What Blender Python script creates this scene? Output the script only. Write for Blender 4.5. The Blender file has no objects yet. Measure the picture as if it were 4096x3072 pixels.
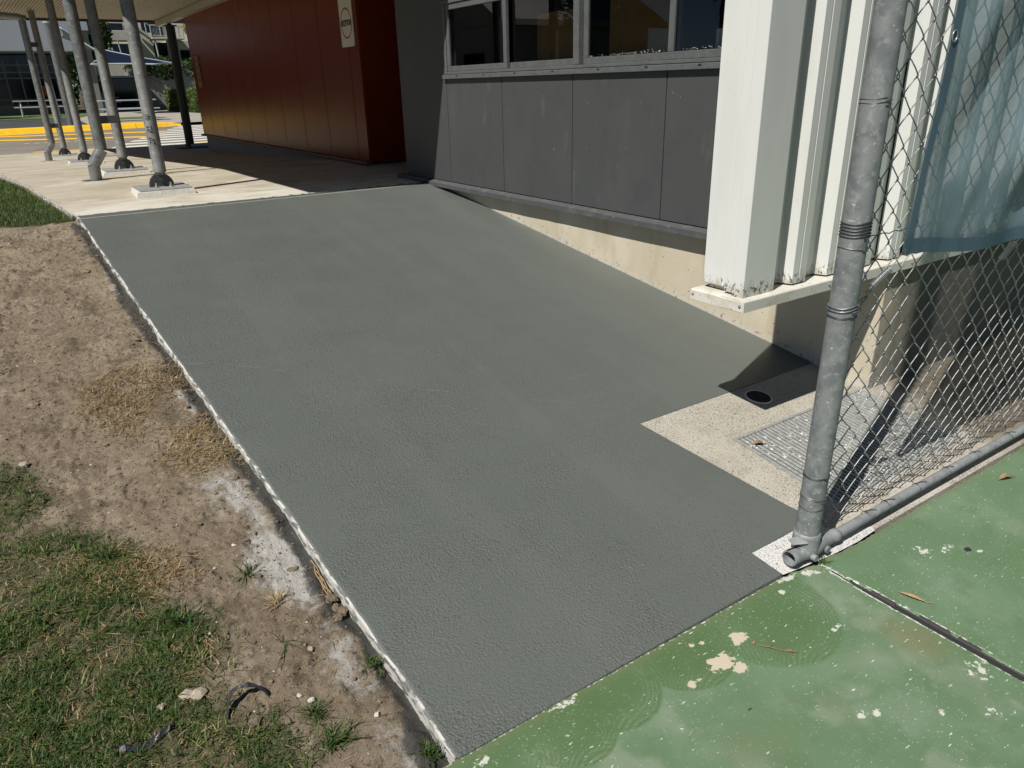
import bpy, math, random
import numpy as np
from mathutils import Matrix, Vector

random.seed(7)
rng = np.random.default_rng(11)
SC = bpy.context.scene
COL = SC.collection

# ------------------------------------------------------------------ camera
cam_d = bpy.data.cameras.new('camera')
cam = bpy.data.objects.new('camera', cam_d)
COL.objects.link(cam)
cam_d.sensor_width = 36.0
cam_d.lens = 36.0 * 728.0 / 1024.0
cam_d.clip_start = 0.05
cam_d.clip_end = 900.0
R = np.array([[0.82886845, -0.23116419, 0.5094509],
              [-0.55895219, -0.30403211, 0.77145118],
              [-0.02344245, -0.92419024, -0.38121235]])
U_, S_, Vt_ = np.linalg.svd(R)
R = U_ @ Vt_
cam.matrix_world = Matrix(((R[0, 0], -R[0, 1], -R[0, 2], 0.0),
                           (R[1, 0], -R[1, 1], -R[1, 2], 0.0),
                           (R[2, 0], -R[2, 1], -R[2, 2], 1.6),
                           (0, 0, 0, 1)))
SC.camera = cam

# ------------------------------------------------------------------ sky, sun, exposure
SUN_EL = math.radians(53.0)
SUN_AZ = math.radians(19.3)          # direction the light travels, from +X towards +Y
world = bpy.data.worlds.new('World')
SC.world = world
world.use_nodes = True
wn = world.node_tree
sky = wn.nodes.new('ShaderNodeTexSky')
sky.sky_type = 'NISHITA'
sky.sun_disc = False
sky.sun_elevation = SUN_EL
sky.sun_rotation = math.atan2(-math.cos(SUN_AZ), -math.sin(SUN_AZ))
sky.air_density = 0.45
sky.dust_density = 0.1
bg = wn.nodes['Background']
wn.links.new(sky.outputs[0], bg.inputs[0])
bg.inputs[1].default_value = 0.05
sun_d = bpy.data.lights.new('sun', 'SUN')
sun_d.energy = 5.0
sun_d.angle = math.radians(0.53)
sun_d.color = (1.0, 0.955, 0.88)
sun = bpy.data.objects.new('sun', sun_d)
COL.objects.link(sun)
td = Vector((math.cos(SUN_AZ) * math.cos(SUN_EL), math.sin(SUN_AZ) * math.cos(SUN_EL), -math.sin(SUN_EL)))
sun.rotation_euler = (-td).to_track_quat('Z', 'Y').to_euler()
sun.location = (-10, -5, 20)
SC.view_settings.view_transform = 'Standard'
SC.view_settings.look = 'None'
SC.view_settings.exposure = 0.12
SC.view_settings.gamma = 1.0
SC.view_settings.use_curve_mapping = False
SC.render.engine = 'CYCLES'

# ------------------------------------------------------------------ helpers: objects
W = {}


def tag(o, label=None, cat=None, group=None, kind=None):
    if label: o['label'] = label
    if cat: o['category'] = cat
    if group: o['group'] = group
    if kind: o['kind'] = kind
    return o


def thing(name, loc, label, cat, group=None):
    o = bpy.data.objects.new(name, None)
    COL.objects.link(o)
    o.location = loc
    o.empty_display_size = 0.1
    W[o.name] = Vector(loc)
    return tag(o, label, cat, group)


class MB:
    def __init__(self):
        self.v = []; self.f = []; self.s = []

    def add(self, vs, fs, smooth=False):
        b = len(self.v)
        self.v.extend([tuple(map(float, p)) for p in vs])
        for f in fs:
            self.f.append([b + i for i in f]); self.s.append(smooth)
        return self

    def box(self, x0, x1, y0, y1, z0, z1):
        vs = [(x0, y0, z0), (x1, y0, z0), (x1, y1, z0), (x0, y1, z0), (x0, y0, z1), (x1, y0, z1), (x1, y1, z1), (x0, y1, z1)]
        return self.add(vs, [(0, 3, 2, 1), (4, 5, 6, 7), (0, 1, 5, 4), (1, 2, 6, 5), (2, 3, 7, 6), (3, 0, 4, 7)])

    def bevbox(self, x0, x1, y0, y1, z0, z1, b=0.004):
        # a box with chamfered edges
        cx, cy, cz = (x0 + x1) / 2, (y0 + y1) / 2, (z0 + z1) / 2
        hx, hy, hz = (x1 - x0) / 2, (y1 - y0) / 2, (z1 - z0) / 2
        vs = []; idx = {}
        for sx in (-1, 1):
            for sy in (-1, 1):
                for sz in (-1, 1):
                    for a in range(3):
                        p = [sx * hx, sy * hy, sz * hz]
                        for k in range(3):
                            if k != a: p[k] -= (sx, sy, sz)[k] * b
                        idx[(sx, sy, sz, a)] = len(vs)
                        vs.append((cx + p[0], cy + p[1], cz + p[2]))
        fs = []
        for a in range(3):
            o1, o2 = [k for k in range(3) if k != a]
            for s in (-1, 1):
                q = []
                for (u, w) in ((-1, -1), (1, -1), (1, 1), (-1, 1)):
                    k = [0, 0, 0]; k[a] = s; k[o1] = u; k[o2] = w
                    q.append(idx[(k[0], k[1], k[2], a)])
                fs.append(q)
        for a in range(3):          # edges parallel to axis a
            o1, o2 = [k for k in range(3) if k != a]
            for u in (-1, 1):
                for w in (-1, 1):
                    q = []
                    for (s, ax) in ((-1, o1), (-1, o2), (1, o2), (1, o1)):
                        k = [0, 0, 0]; k[a] = s; k[o1] = u; k[o2] = w
                        q.append(idx[(k[0], k[1], k[2], ax)])
                    fs.append(q)
        for sx in (-1, 1):
            for sy in (-1, 1):
                for sz in (-1, 1):
                    fs.append([idx[(sx, sy, sz, a)] for a in range(3)])
        return self.add(vs, fs)

    def tube(self, path, r, n=8, cap=True, closed=False, smooth=True):
        P = [Vector(p) for p in path]
        m = len(P)
        rs = r if hasattr(r, '__len__') else [r] * m
        T = []
        for i in range(m):
            if closed:
                t = P[(i + 1) % m] - P[i - 1]
            else:
                t = P[min(i + 1, m - 1)] - P[max(i - 1, 0)]
            T.append(t.normalized())
        up = Vector((0, 0, 1)) if abs(T[0].z) < 0.9 else Vector((1, 0, 0))
        nrm = (up - T[0] * up.dot(T[0])).normalized()
        vs = []
        for i in range(m):
            nrm = (nrm - T[i] * nrm.dot(T[i])).normalized()
            bn = T[i].cross(nrm)
            for k in range(n):
                a = 2 * math.pi * k / n
                vs.append(P[i] + (nrm * math.cos(a) + bn * math.sin(a)) * rs[i])
        fs = []
        for i in range(m if closed else m - 1):
            j = (i + 1) % m
            for k in range(n):
                fs.append((i * n + k, i * n + (k + 1) % n, j * n + (k + 1) % n, j * n + k))
        self.add(vs, fs, smooth)
        if cap and not closed:
            self.add(vs[:n], [list(range(n))[::-1]])
            self.add(vs[(m - 1) * n:], [list(range(n))])
        return self

    def prism(self, poly, axis, a, c):
        # 2D polygon extruded along axis from a to c
        n = len(poly)
        def p3(u, w, t):
            return {'x': (t, u, w), 'y': (u, t, w), 'z': (u, w, t)}[axis]
        vs = [p3(u, w, a) for u, w in poly] + [p3(u, w, c) for u, w in poly]
        fs = [list(range(n))[::-1], [n + i for i in range(n)]]
        fs += [(i, (i + 1) % n, n + (i + 1) % n, n + i) for i in range(n)]
        return self.add(vs, fs)

    def build(self, name, mat, parent=None, origin=None, smooth_all=False):
        me = bpy.data.meshes.new(name)
        V = np.array(self.v, dtype=float)
        if parent is not None:
            og = W[parent.name]
        elif origin is not None:
            og = Vector(origin)
        else:
            og = Vector(((V[:, 0].min() + V[:, 0].max()) / 2, (V[:, 1].min() + V[:, 1].max()) / 2, V[:, 2].min()))
        V = V - np.array(og)
        me.from_pydata(V.tolist(), [], self.f)
        me.polygons.foreach_set('use_smooth', [True] * len(self.f) if smooth_all else self.s)
        me.update()
        if mat: me.materials.append(mat)
        o = bpy.data.objects.new(name, me)
        COL.objects.link(o)
        if parent is not None:
            o.parent = parent
        else:
            o.location = og
        W[o.name] = Vector(og)
        return o


def mesh_np(name, V, F, mat, parent=None, origin=(0, 0, 0), smooth=False, attrs=None):
    """fast mesh from numpy arrays (F: n x 3 or n x 4)"""
    me = bpy.data.meshes.new(name)
    og = np.array(W[parent.name]) if parent is not None else np.array(origin, float)
    V = np.asarray(V, dtype=np.float32) - og.astype(np.float32)
    F = np.asarray(F, dtype=np.int32)
    k = F.shape[1]
    me.vertices.add(len(V)); me.loops.add(F.size); me.polygons.add(len(F))
    me.vertices.foreach_set('co', V.ravel())
    me.loops.foreach_set('vertex_index', F.ravel())
    me.polygons.foreach_set('loop_start', np.arange(0, F.size, k, dtype=np.int32))
    me.polygons.foreach_set('loop_total', np.full(len(F), k, dtype=np.int32))
    me.polygons.foreach_set('use_smooth', np.full(len(F), smooth, dtype=bool))
    me.update(calc_edges=True)
    if attrs:
        for an, av in attrs.items():
            a = me.attributes.new(an, 'FLOAT', 'POINT')
            a.data.foreach_set('value', np.asarray(av, dtype=np.float32))
    if mat: me.materials.append(mat)
    o = bpy.data.objects.new(name, me)
    COL.objects.link(o)
    if parent is not None: o.parent = parent
    else: o.location = og
    W[o.name] = Vector(og)
    return o


def copy_thing(root, delta, label=None):
    """copies a thing, its parts and their sub-parts"""
    r = root.copy(); COL.objects.link(r)
    r.location = root.location + Vector(delta)
    W[r.name] = Vector(r.location)
    if label: r['label'] = label
    for ch in list(root.children):
        c = ch.copy(); COL.objects.link(c); c.parent = r
        for gch in list(ch.children):
            d = gch.copy(); COL.objects.link(d); d.parent = c
    return r


def text_mesh(name, s, size, mat, parent, M, extrude=0.001, align='CENTER', sx=1.0, bold=0.0):
    cu = bpy.data.curves.new(name, 'FONT')
    cu.body = s; cu.size = size; cu.extrude = extrude; cu.align_x = align; cu.align_y = 'CENTER'
    cu.resolution_u = 3; cu.offset = bold
    to = bpy.data.objects.new(name + '_tmp', cu)
    COL.objects.link(to)
    dg = bpy.context.evaluated_depsgraph_get()
    me = bpy.data.meshes.new_from_object(to.evaluated_get(dg))
    bpy.data.objects.remove(to)
    og = W[parent.name]
    me.transform(Matrix.Translation(-og) @ M @ Matrix.Diagonal((sx, 1, 1, 1)))
    me.name = name
    me.materials.clear(); me.materials.append(mat)
    o = bpy.data.objects.new(name, me)
    COL.objects.link(o); o.parent = parent
    W[o.name] = Vector(og)
    return o


# ------------------------------------------------------------------ helpers: noise
_tab = rng.random((256, 256))


def vn(x, y, s=0):
    x = np.asarray(x, float) + 37.3 * s; y = np.asarray(y, float) + 91.7 * s
    ix = np.floor(x).astype(int); iy = np.floor(y).astype(int)
    fx = x - ix; fy = y - iy
    fx = fx * fx * (3 - 2 * fx); fy = fy * fy * (3 - 2 * fy)
    t = lambda a, b: _tab[a & 255, b & 255]
    return (t(ix, iy) * (1 - fx) + t(ix + 1, iy) * fx) * (1 - fy) + (t(ix, iy + 1) * (1 - fx) + t(ix + 1, iy + 1) * fx) * fy


def fbm(x, y, s=0, o=4, g=0.5):
    a = 1.0; t = 0; n = 0
    for k in range(o):
        t = t + a * vn(np.asarray(x) * 2 ** k, np.asarray(y) * 2 ** k, s + k); n += a; a *= g
    return t / n


def sstep(a, b, x):
    t = np.clip((x - a) / (b - a), 0, 1)
    return t * t * (3 - 2 * t)


def in_poly(px, py, poly):
    inside = np.zeros(np.shape(px), bool)
    n = len(poly)
    for i in range(n):
        x0, y0 = poly[i]; x1, y1 = poly[(i + 1) % n]
        c = ((y0 > py) != (y1 > py)) & (px < (x1 - x0) * (py - y0) / (y1 - y0 + 1e-12) + x0)
        inside ^= c
    return inside


def poly_dist(px, py, poly):
    """signed distance, positive inside"""
    d = np.full(np.shape(px), 1e9)
    n = len(poly)
    for i in range(n):
        x0, y0 = poly[i]; x1, y1 = poly[(i + 1) % n]
        dx, dy = x1 - x0, y1 - y0
        t = np.clip(((px - x0) * dx + (py - y0) * dy) / (dx * dx + dy * dy + 1e-12), 0, 1)
        d = np.minimum(d, np.hypot(px - x0 - t * dx, py - y0 - t * dy))
    return np.where(in_poly(px, py, poly), d, -d)


# ------------------------------------------------------------------ helpers: materials
class Mat:
    """procedural material: a base colour, noise layers mixed over it, bump layers"""

    def __init__(self, name, col, rough=0.8, metal=0.0, spec=0.5):
        self.m = bpy.data.materials.new(name)
        self.m.use_nodes = True
        self.t = self.m.node_tree
        self.b = self.t.nodes['Principled BSDF']
        self.b.inputs['Roughness'].default_value = rough
        self.b.inputs['Metallic'].default_value = metal
        self.b.inputs['Specular IOR Level'].default_value = spec
        self.co = self.t.nodes.new('ShaderNodeTexCoord').outputs['Object']
        self.c = self.N('ShaderNodeRGB').outputs[0]
        self.c.default_value = (*col, 1)
        self.nrm = None

    def N(self, t, **kw):
        n = self.t.nodes.new(t)
        for k, v in kw.items(): setattr(n, k, v)
        return n

    def L(self, a, b): self.t.links.new(a, b)

    def set(self, sock, val):
        if hasattr(val, 'is_linked') or isinstance(val, bpy.types.NodeSocket): self.L(val, sock)
        else: sock.default_value = val

    def vec(self, scale):
        if not hasattr(scale, '__len__'): return self.co, scale
        mp = self.N('ShaderNodeMapping'); self.L(self.co, mp.inputs[0])
        mp.inputs['Scale'].default_value = scale
        return mp.outputs[0], 1.0

    def tex(self, kind='noise', scale=10.0, detail=4.0, rough=0.55, dist=0.0, feature='F1', rand=1.0):
        v, s = self.vec(scale)
        if kind == 'noise':
            n = self.N('ShaderNodeTexNoise'); n.inputs['Detail'].default_value = detail
            n.inputs['Roughness'].default_value = rough; n.inputs['Distortion'].default_value = dist
            o = n.outputs[0]
        elif kind == 'voronoi':
            n = self.N('ShaderNodeTexVoronoi', feature=feature); n.inputs['Randomness'].default_value = rand
            o = n.outputs[0]
        elif kind == 'wave':
            n = self.N('ShaderNodeTexWave'); n.inputs['Distortion'].default_value = dist
            n.inputs['Detail'].default_value = detail
            o = n.outputs[0]
        n.inputs['Scale'].default_value = s
        self.L(v, n.inputs['Vector'])
        return o

    def attr(self, name):
        a = self.N('ShaderNodeAttribute'); a.attribute_name = name
        return a.outputs['Fac']

    def rng(self, val, lo, hi, a=0.0, b=1.0):
        r = self.N('ShaderNodeMapRange', interpolation_type='SMOOTHSTEP')
        self.L(val, r.inputs[0])
        r.inputs[1].default_value = lo; r.inputs[2].default_value = hi
        r.inputs[3].default_value = a; r.inputs[4].default_value = b
        return r.outputs[0]

    def math(self, op, a, b=0.0):
        n = self.N('ShaderNodeMath', operation=op)
        self.set(n.inputs[0], a); self.set(n.inputs[1], b)
        return n.outputs[0]

    def mix(self, fac, col):
        n = self.N('ShaderNodeMix', data_type='RGBA')
        self.set(n.inputs[0], fac)
        self.L(self.c, n.inputs[6])
        if isinstance(col, bpy.types.NodeSocket): self.L(col, n.inputs[7])
        else: n.inputs[7].default_value = (*col, 1)
        self.c = n.outputs[2]
        return self

    def layer(self, col, lo, hi, fac=1.0, **kw):
        f = self.rng(self.tex(**kw), lo, hi, 0.0, fac)
        return self.mix(f, col)

    def bump(self, h, strength=0.5, dist=0.002):
        n = self.N('ShaderNodeBump')
        self.set(n.inputs['Strength'], strength)
        n.inputs['Distance'].default_value = dist
        self.L(h, n.inputs['Height'])
        if self.nrm is not None: self.L(self.nrm, n.inputs['Normal'])
        self.nrm = n.outputs[0]
        return self

    def done(self):
        self.L(self.c, self.b.inputs['Base Color'])
        if self.nrm is not None: self.L(self.nrm, self.b.inputs['Normal'])
        return self.m


def simple(name, col, rough=0.7, var=0.12, scale=8.0, metal=0.0, bump=0.0, bscale=60.0, spec=0.5):
    m = Mat(name, col, rough, metal, spec)
    dk = tuple(c * (1 - var) for c in col); lt = tuple(min(1, c * (1 + var)) for c in col)
    m.layer(dk, 0.42, 0.62, 1.0, scale=scale, detail=5)
    m.layer(lt, 0.5, 0.7, 1.0, scale=scale * 2.7, detail=4)
    if bump: m.bump(m.tex(scale=bscale, detail=4), bump, 0.003)
    return m.done()


# --- coated ramp
m = Mat('ramp_coating', (0.105, 0.119, 0.109), 0.5, spec=0.5)
m.layer((0.108, 0.121, 0.110), 0.40, 0.66, 1.0, scale=0.7, detail=3)
m.layer((0.122, 0.136, 0.123), 0.50, 0.54, 0.30, scale=(3.0, 0.16, 1), detail=3)
m.layer((0.096, 0.108, 0.103), 0.52, 0.62, 0.25, scale=(5.5, 0.3, 1), detail=4)
m.layer((0.100, 0.113, 0.105), 0.50, 0.70, 0.4, scale=2.3, detail=5)
m.layer((0.118, 0.127, 0.119), 0.52, 0.62, 0.3, scale=(1.1, 6, 1), detail=4)
sep = m.N('ShaderNodeSeparateXYZ'); m.L(m.co, sep.inputs[0])
xs = m.rng(sep.outputs[0], 1.3, 3.0, 1.0, 0.22)
lf = m.rng(m.tex(scale=2.6, detail=5, dist=0.8), 0.34, 0.62, 0.50, 1.0)
st = m.math('MULTIPLY', xs, lf)
g1 = m.tex(scale=125, detail=3, rough=0.62)
m.mix(m.math('MULTIPLY', st, m.rng(g1, 0.42, 0.30, 0.0, 0.85)), (0.052, 0.058, 0.056))
m.mix(m.math('MULTIPLY', st, m.rng(g1, 0.57, 0.70, 0.0, 0.65)), (0.150, 0.160, 0.150))
m.layer((0.045, 0.05, 0.05), 0.765, 0.785, 0.8, scale=38, detail=2)
m.bump(g1, m.math('MULTIPLY', st, 1.0), 0.0085)
# thin trowel scores and a long scratch line
sc_ = m.N('ShaderNodeMapping'); m.L(m.co, sc_.inputs[0]); sc_.inputs['Rotation'].default_value = (0, 0, 0.22); sc_.inputs['Scale'].default_value = (1.2, 26, 1)
sn = m.N('ShaderNodeTexNoise'); m.L(sc_.outputs[0], sn.inputs['Vector']); sn.inputs['Scale'].default_value = 1.0; sn.inputs['Detail'].default_value = 3
line = m.rng(m.math('ABSOLUTE', m.math('SUBTRACT', sn.outputs[0], 0.5)), 0.0, 0.006, 1.0, 0.0)
lm = m.rng(m.tex(scale=1.7, detail=2), 0.56, 0.66)
m.mix(m.math('MULTIPLY', line, m.math('MULTIPLY', lm, 0.35)), (0.20, 0.21, 0.20))
m.bump(m.tex(scale=(20, 48, 20), detail=3), 0.15, 0.006)
m.bump(m.rng(m.tex(kind='voronoi', scale=13), 0.05, 0.085, 1.0, 0.0), 0.35, 0.002)
m.L(m.rng(m.tex(scale=3.1, detail=4), 0.35, 0.65, 0.44, 0.52), m.b.inputs['Roughness'])
M_COAT = m.done()

# --- raw edges, slabs
m = Mat('pale_concrete_edge', (0.50, 0.49, 0.46), 0.85)
m.layer((0.27, 0.26, 0.24), 0.5, 0.7, 0.8, scale=22, detail=5)
m.layer((0.11, 0.12, 0.115), 0.51, 0.58, 0.9, scale=(12, 14, 50), detail=7)
m.bump(m.tex(scale=90, detail=4), 0.6, 0.004)
M_EDGE = m.done()

m = Mat('exposed_aggregate', (0.455, 0.425, 0.36), 0.85)
m.layer((0.54, 0.515, 0.46), 0.45, 0.65, 0.8, scale=3.0, detail=4)
m.layer((0.38, 0.345, 0.285), 0.50, 0.66, 0.7, scale=6.0, detail=5)
grn = m.rng(m.tex(kind='noise', scale=210, detail=2, rough=0.6), 0.51, 0.57, 0.0, 0.8)
msk = m.rng(m.tex(scale=3.6, detail=3), 0.30, 0.55, 0.35, 1.0)
m.mix(m.math('MULTIPLY', grn, msk), (0.15, 0.135, 0.115))
m.layer((0.09, 0.085, 0.085), 0.62, 0.65, 0.8, scale=110, detail=2)
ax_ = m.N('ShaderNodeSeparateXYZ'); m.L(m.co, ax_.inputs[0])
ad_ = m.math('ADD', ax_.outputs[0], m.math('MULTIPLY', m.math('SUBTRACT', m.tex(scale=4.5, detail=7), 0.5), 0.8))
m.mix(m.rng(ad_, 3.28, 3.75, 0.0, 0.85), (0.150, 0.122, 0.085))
m.bump(m.tex(scale=150, detail=3), 0.5, 0.003)
M_AGG = m.done()

m = Mat('white_spattered_aggregate', (0.58, 0.585, 0.575), 0.8)
m.layer((0.15, 0.16, 0.17), 0.55, 0.61, 0.9, scale=160, detail=3)
m.layer((0.62, 0.58, 0.50), 0.5, 0.66, 0.5, scale=12, detail=4)
m.bump(m.tex(scale=90, detail=3), 0.5, 0.003)
M_PAD = m.done()

m = Mat('walkway_concrete', (0.415, 0.372, 0.292), 0.85)
m.layer((0.335, 0.295, 0.222), 0.44, 0.64, 0.9, scale=(1.3, 2.2, 1), detail=7)
m.layer((0.49, 0.455, 0.38), 0.50, 0.66, 0.8, scale=(2.6, 3.6, 1), detail=7)
m.layer((0.20, 0.175, 0.135), 0.62, 0.74, 0.65, scale=(3.2, 5, 1), detail=7)
m.layer((0.54, 0.52, 0.465), 0.55, 0.66, 0.6, scale=(2.4, 3, 1), detail=7, dist=0.8)
m.layer((0.26, 0.23, 0.18), 0.58, 0.68, 0.4, scale=75, detail=4)
m.layer((0.10, 0.09, 0.08), 0.735, 0.76, 0.7, scale=21, detail=3)
yy_ = m.N('ShaderNodeSeparateXYZ'); m.L(m.co, yy_.inputs[0])
bl = m.math('ADD', yy_.outputs[1], m.math('MULTIPLY', m.tex(scale=(2.5, 6, 1), detail=6), 3.0))
m.mix(m.rng(bl, 8.1, 9.0, 0.75, 0.0), (0.60, 0.58, 0.525))
m.bump(m.tex(scale=120, detail=4), 0.35, 0.002)
M_WALK = m.done()

m = Mat('foundation_concrete', (0.50, 0.445, 0.335), 0.85)
m.layer((0.57, 0.52, 0.41), 0.45, 0.65, 0.9, scale=(2, 2.2, 2.2), detail=4)
m.layer((0.43, 0.37, 0.26), 0.52, 0.68, 0.6, scale=(8, 8, 2.0), detail=5)
m.layer((0.50, 0.48, 0.43), 0.56, 0.68, 0.5, scale=(14, 14, 30), detail=4)
hole = m.rng(m.tex(kind='voronoi', scale=24), 0.085, 0.115, 1.0, 0.0)
hm = m.rng(m.tex(scale=9, detail=2), 0.50, 0.56)
pit = m.math('MULTIPLY', hole, hm)
m.mix(pit, (0.10, 0.09, 0.075))
sz = m.N('ShaderNodeSeparateXYZ'); m.L(m.co, sz.inputs[0])
# splash line low on the wall: whitish and grey grime hugging the ramp
hgt = m.math('SUBTRACT', m.math('ADD', sz.outputs[2], 0.1), m.math('MULTIPLY', m.math('ADD', sz.outputs[1], 4.5 - 1.232), 0.1381))
gr_ = m.math('ADD', hgt, m.math('MULTIPLY', m.tex(scale=11, detail=5), -0.13))
m.mix(m.rng(gr_, -0.065, 0.000, 0.55, 0.0), (0.52, 0.50, 0.45))
m.mix(m.math('MULTIPLY', m.rng(gr_, -0.05, 0.01, 1.0, 0.0), m.rng(m.tex(scale=40, detail=5), 0.56, 0.66)), (0.22, 0.205, 0.175))
shade_stain = m.math('ADD', sz.outputs[0], m.math('MULTIPLY', m.math('SUBTRACT', m.tex(scale=(5, 5, 1.6), detail=7), 0.5), 0.9))
m.mix(m.math('MULTIPLY', m.rng(shade_stain, -0.62, -0.10, 0.0, 0.92), m.rng(sz.outputs[1], -2.625, -2.62, 1.0, 0.0)), (0.105, 0.098, 0.082))  # streak stains, darkened further to paint in the shade behind the fence
m.bump(m.tex(scale=70, detail=5), 0.35, 0.003)
inv = m.math('SUBTRACT', 1.0, pit)
m.bump(inv, 0.7, 0.004)
M_FOUND = m.done()

# --- green court, painted attributes carry the scrub marks and bare patches
m = Mat('green_court_paint', (0.112, 0.186, 0.102), 0.62, spec=0.4)
m.layer((0.134, 0.210, 0.124), 0.42, 0.66, 0.9, scale=3.0, detail=5)
m.layer((0.200, 0.262, 0.182), 0.50, 0.70, 0.42, scale=5.0, detail=6)
m.layer((0.098, 0.160, 0.082), 0.52, 0.66, 0.5, scale=9, detail=6)
m.mix(m.rng(m.attr('chalk'), 0.0, 1.0, 0.0, 0.8), (0.215, 0.262, 0.185))
m.mix(m.rng(m.attr('wash'), 0.0, 1.0, 0.0, 0.85), (0.074, 0.132, 0.048))
m.mix(m.rng(m.attr('brown'), 0.0, 1.0, 0.0, 0.7), (0.17, 0.17, 0.09))
m.layer((0.28, 0.34, 0.24), 0.60, 0.74, 0.4, scale=60, detail=4)
fl1 = m.rng(m.tex(scale=(30, 95, 1), detail=5, rough=0.6), 0.655, 0.68)
fm1 = m.rng(m.tex(scale=2.0, detail=2), 0.30, 0.55)
m.mix(m.math('MULTIPLY', fl1, fm1), (0.62, 0.65, 0.58))
fl2 = m.rng(m.tex(scale=(85, 230, 1), detail=4, rough=0.55), 0.655, 0.685)
m.mix(m.math('MULTIPLY', fl2, m.rng(m.tex(scale=4.0, detail=3), 0.40, 0.60, 0.15, 0.9)), (0.55, 0.60, 0.52))
ed = m.math('ADD', m.attr('bare'), m.math('MULTIPLY', m.math('SUBTRACT', m.tex(scale=36, detail=7, rough=.7), 0.5), m.rng(m.attr('bare'), 0.02, 0.35, 0.0, 3.2)))
m.mix(m.rng(ed, 0.46, 0.54), (0.52, 0.465, 0.365))
ed2 = m.math('ADD', m.attr('white'), m.math('MULTIPLY', m.math('SUBTRACT', m.tex(scale=50, detail=7, rough=.7), 0.5), m.rng(m.attr('white'), 0.02, 0.35, 0.0, 3.2)))
m.mix(m.rng(ed2, 0.48, 0.60, 0.0, 0.85), (0.60, 0.61, 0.55))
m.mix(m.rng(m.math('ADD', m.attr('dark'), m.math('MULTIPLY', m.math('SUBTRACT', m.tex(scale=120, detail=3), 0.5), 0.8)), 0.5, 0.6), (0.03, 0.028, 0.03))
m.bump(m.tex(scale=160, detail=3), 0.25, 0.002)
M_COURT = m.done()

# --- soil
m = Mat('dry_soil', (0.240, 0.192, 0.136), 0.95, spec=0.2)
m.layer((0.318, 0.264, 0.194), 0.42, 0.66, 0.9, scale=4, detail=7)
m.layer((0.140, 0.108, 0.074), 0.50, 0.68, 0.85, scale=7, detail=8)
m.layer((0.380, 0.325, 0.250), 0.57, 0.68, 0.65, scale=33, detail=7)
m.layer((0.085, 0.066, 0.047), 0.565, 0.66, 0.8, scale=58, detail=7)
ws = m.math('ADD', m.attr('white'), m.math('MULTIPLY', m.math('SUBTRACT', m.tex(scale=17, detail=8, rough=0.75), 0.5), 2.3))
m.mix(m.rng(ws, 0.45, 1.15, 0.0, 0.85), (0.52, 0.515, 0.495))
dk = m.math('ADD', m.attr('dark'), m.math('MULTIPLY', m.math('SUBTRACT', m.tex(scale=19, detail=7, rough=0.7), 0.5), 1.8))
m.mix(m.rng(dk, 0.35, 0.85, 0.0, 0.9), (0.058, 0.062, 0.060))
m.mix(m.rng(m.attr('thatch'), 0.1, 0.8, 0.0, 0.75), (0.095, 0.088, 0.045))
m.layer((0.50, 0.47, 0.40), 0.71, 0.74, 0.7, scale=110, detail=2)
m.bump(m.tex(scale=23, detail=9, rough=0.75), 1.0, 0.022)
m.bump(m.tex(scale=220, detail=3), 0.7, 0.005)
M_SOIL = m.done()

# --- blades
def blade_mat(name, c0, c1, c2, trans=0.25):
    m = Mat(name, c0, 0.55, spec=0.35)
    a = m.attr('tint')
    m.mix(m.rng(a, 0.15, 0.6), c1)
    m.mix(m.rng(a, 0.6, 1.0), c2)
    mat = m.done()
    tr = m.N('ShaderNodeBsdfTranslucent'); m.L(m.c, tr.inputs[0])
    mx = m.N('ShaderNodeMixShader'); mx.inputs[0].default_value = trans
    m.L(m.b.outputs[0], mx.inputs[1]); m.L(tr.outputs[0], mx.inputs[2])
    m.L(mx.outputs[0], m.t.nodes['Material Output'].inputs[0])
    return mat


M_GRASS = blade_mat('grass_blades', (0.045, 0.088, 0.020), (0.088, 0.142, 0.036), (0.215, 0.220, 0.080))
M_STRAW = blade_mat('dead_grass', (0.16, 0.105, 0.05), (0.30, 0.215, 0.11), (0.46, 0.37, 0.21), 0.1)
M_LEAF = blade_mat('tree_leaves', (0.022, 0.045, 0.012), (0.045, 0.080, 0.020), (0.085, 0.115, 0.030))
M_HEDGE = blade_mat('hedge_leaves', (0.055, 0.095, 0.020), (0.10, 0.15, 0.035), (0.17, 0.21, 0.055))

# --- metals
def galv(name, base, dark, light, rough=0.55, metal=0.12, sc=22):
    m = Mat(name, base, rough, metal)
    m.layer(dark, 0.42, 0.66, 0.9, scale=sc, detail=6)
    m.layer(light, 0.54, 0.68, 0.6, scale=sc * 2.2, detail=5)
    m.layer(tuple(min(1, c * 1.5) for c in light), 0.66, 0.70, 0.8, scale=(sc * 2.4, sc * 2.4, sc * 4), detail=3)
    m.bump(m.tex(scale=sc * 5, detail=4), 0.15, 0.002)
    return m.done()


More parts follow.
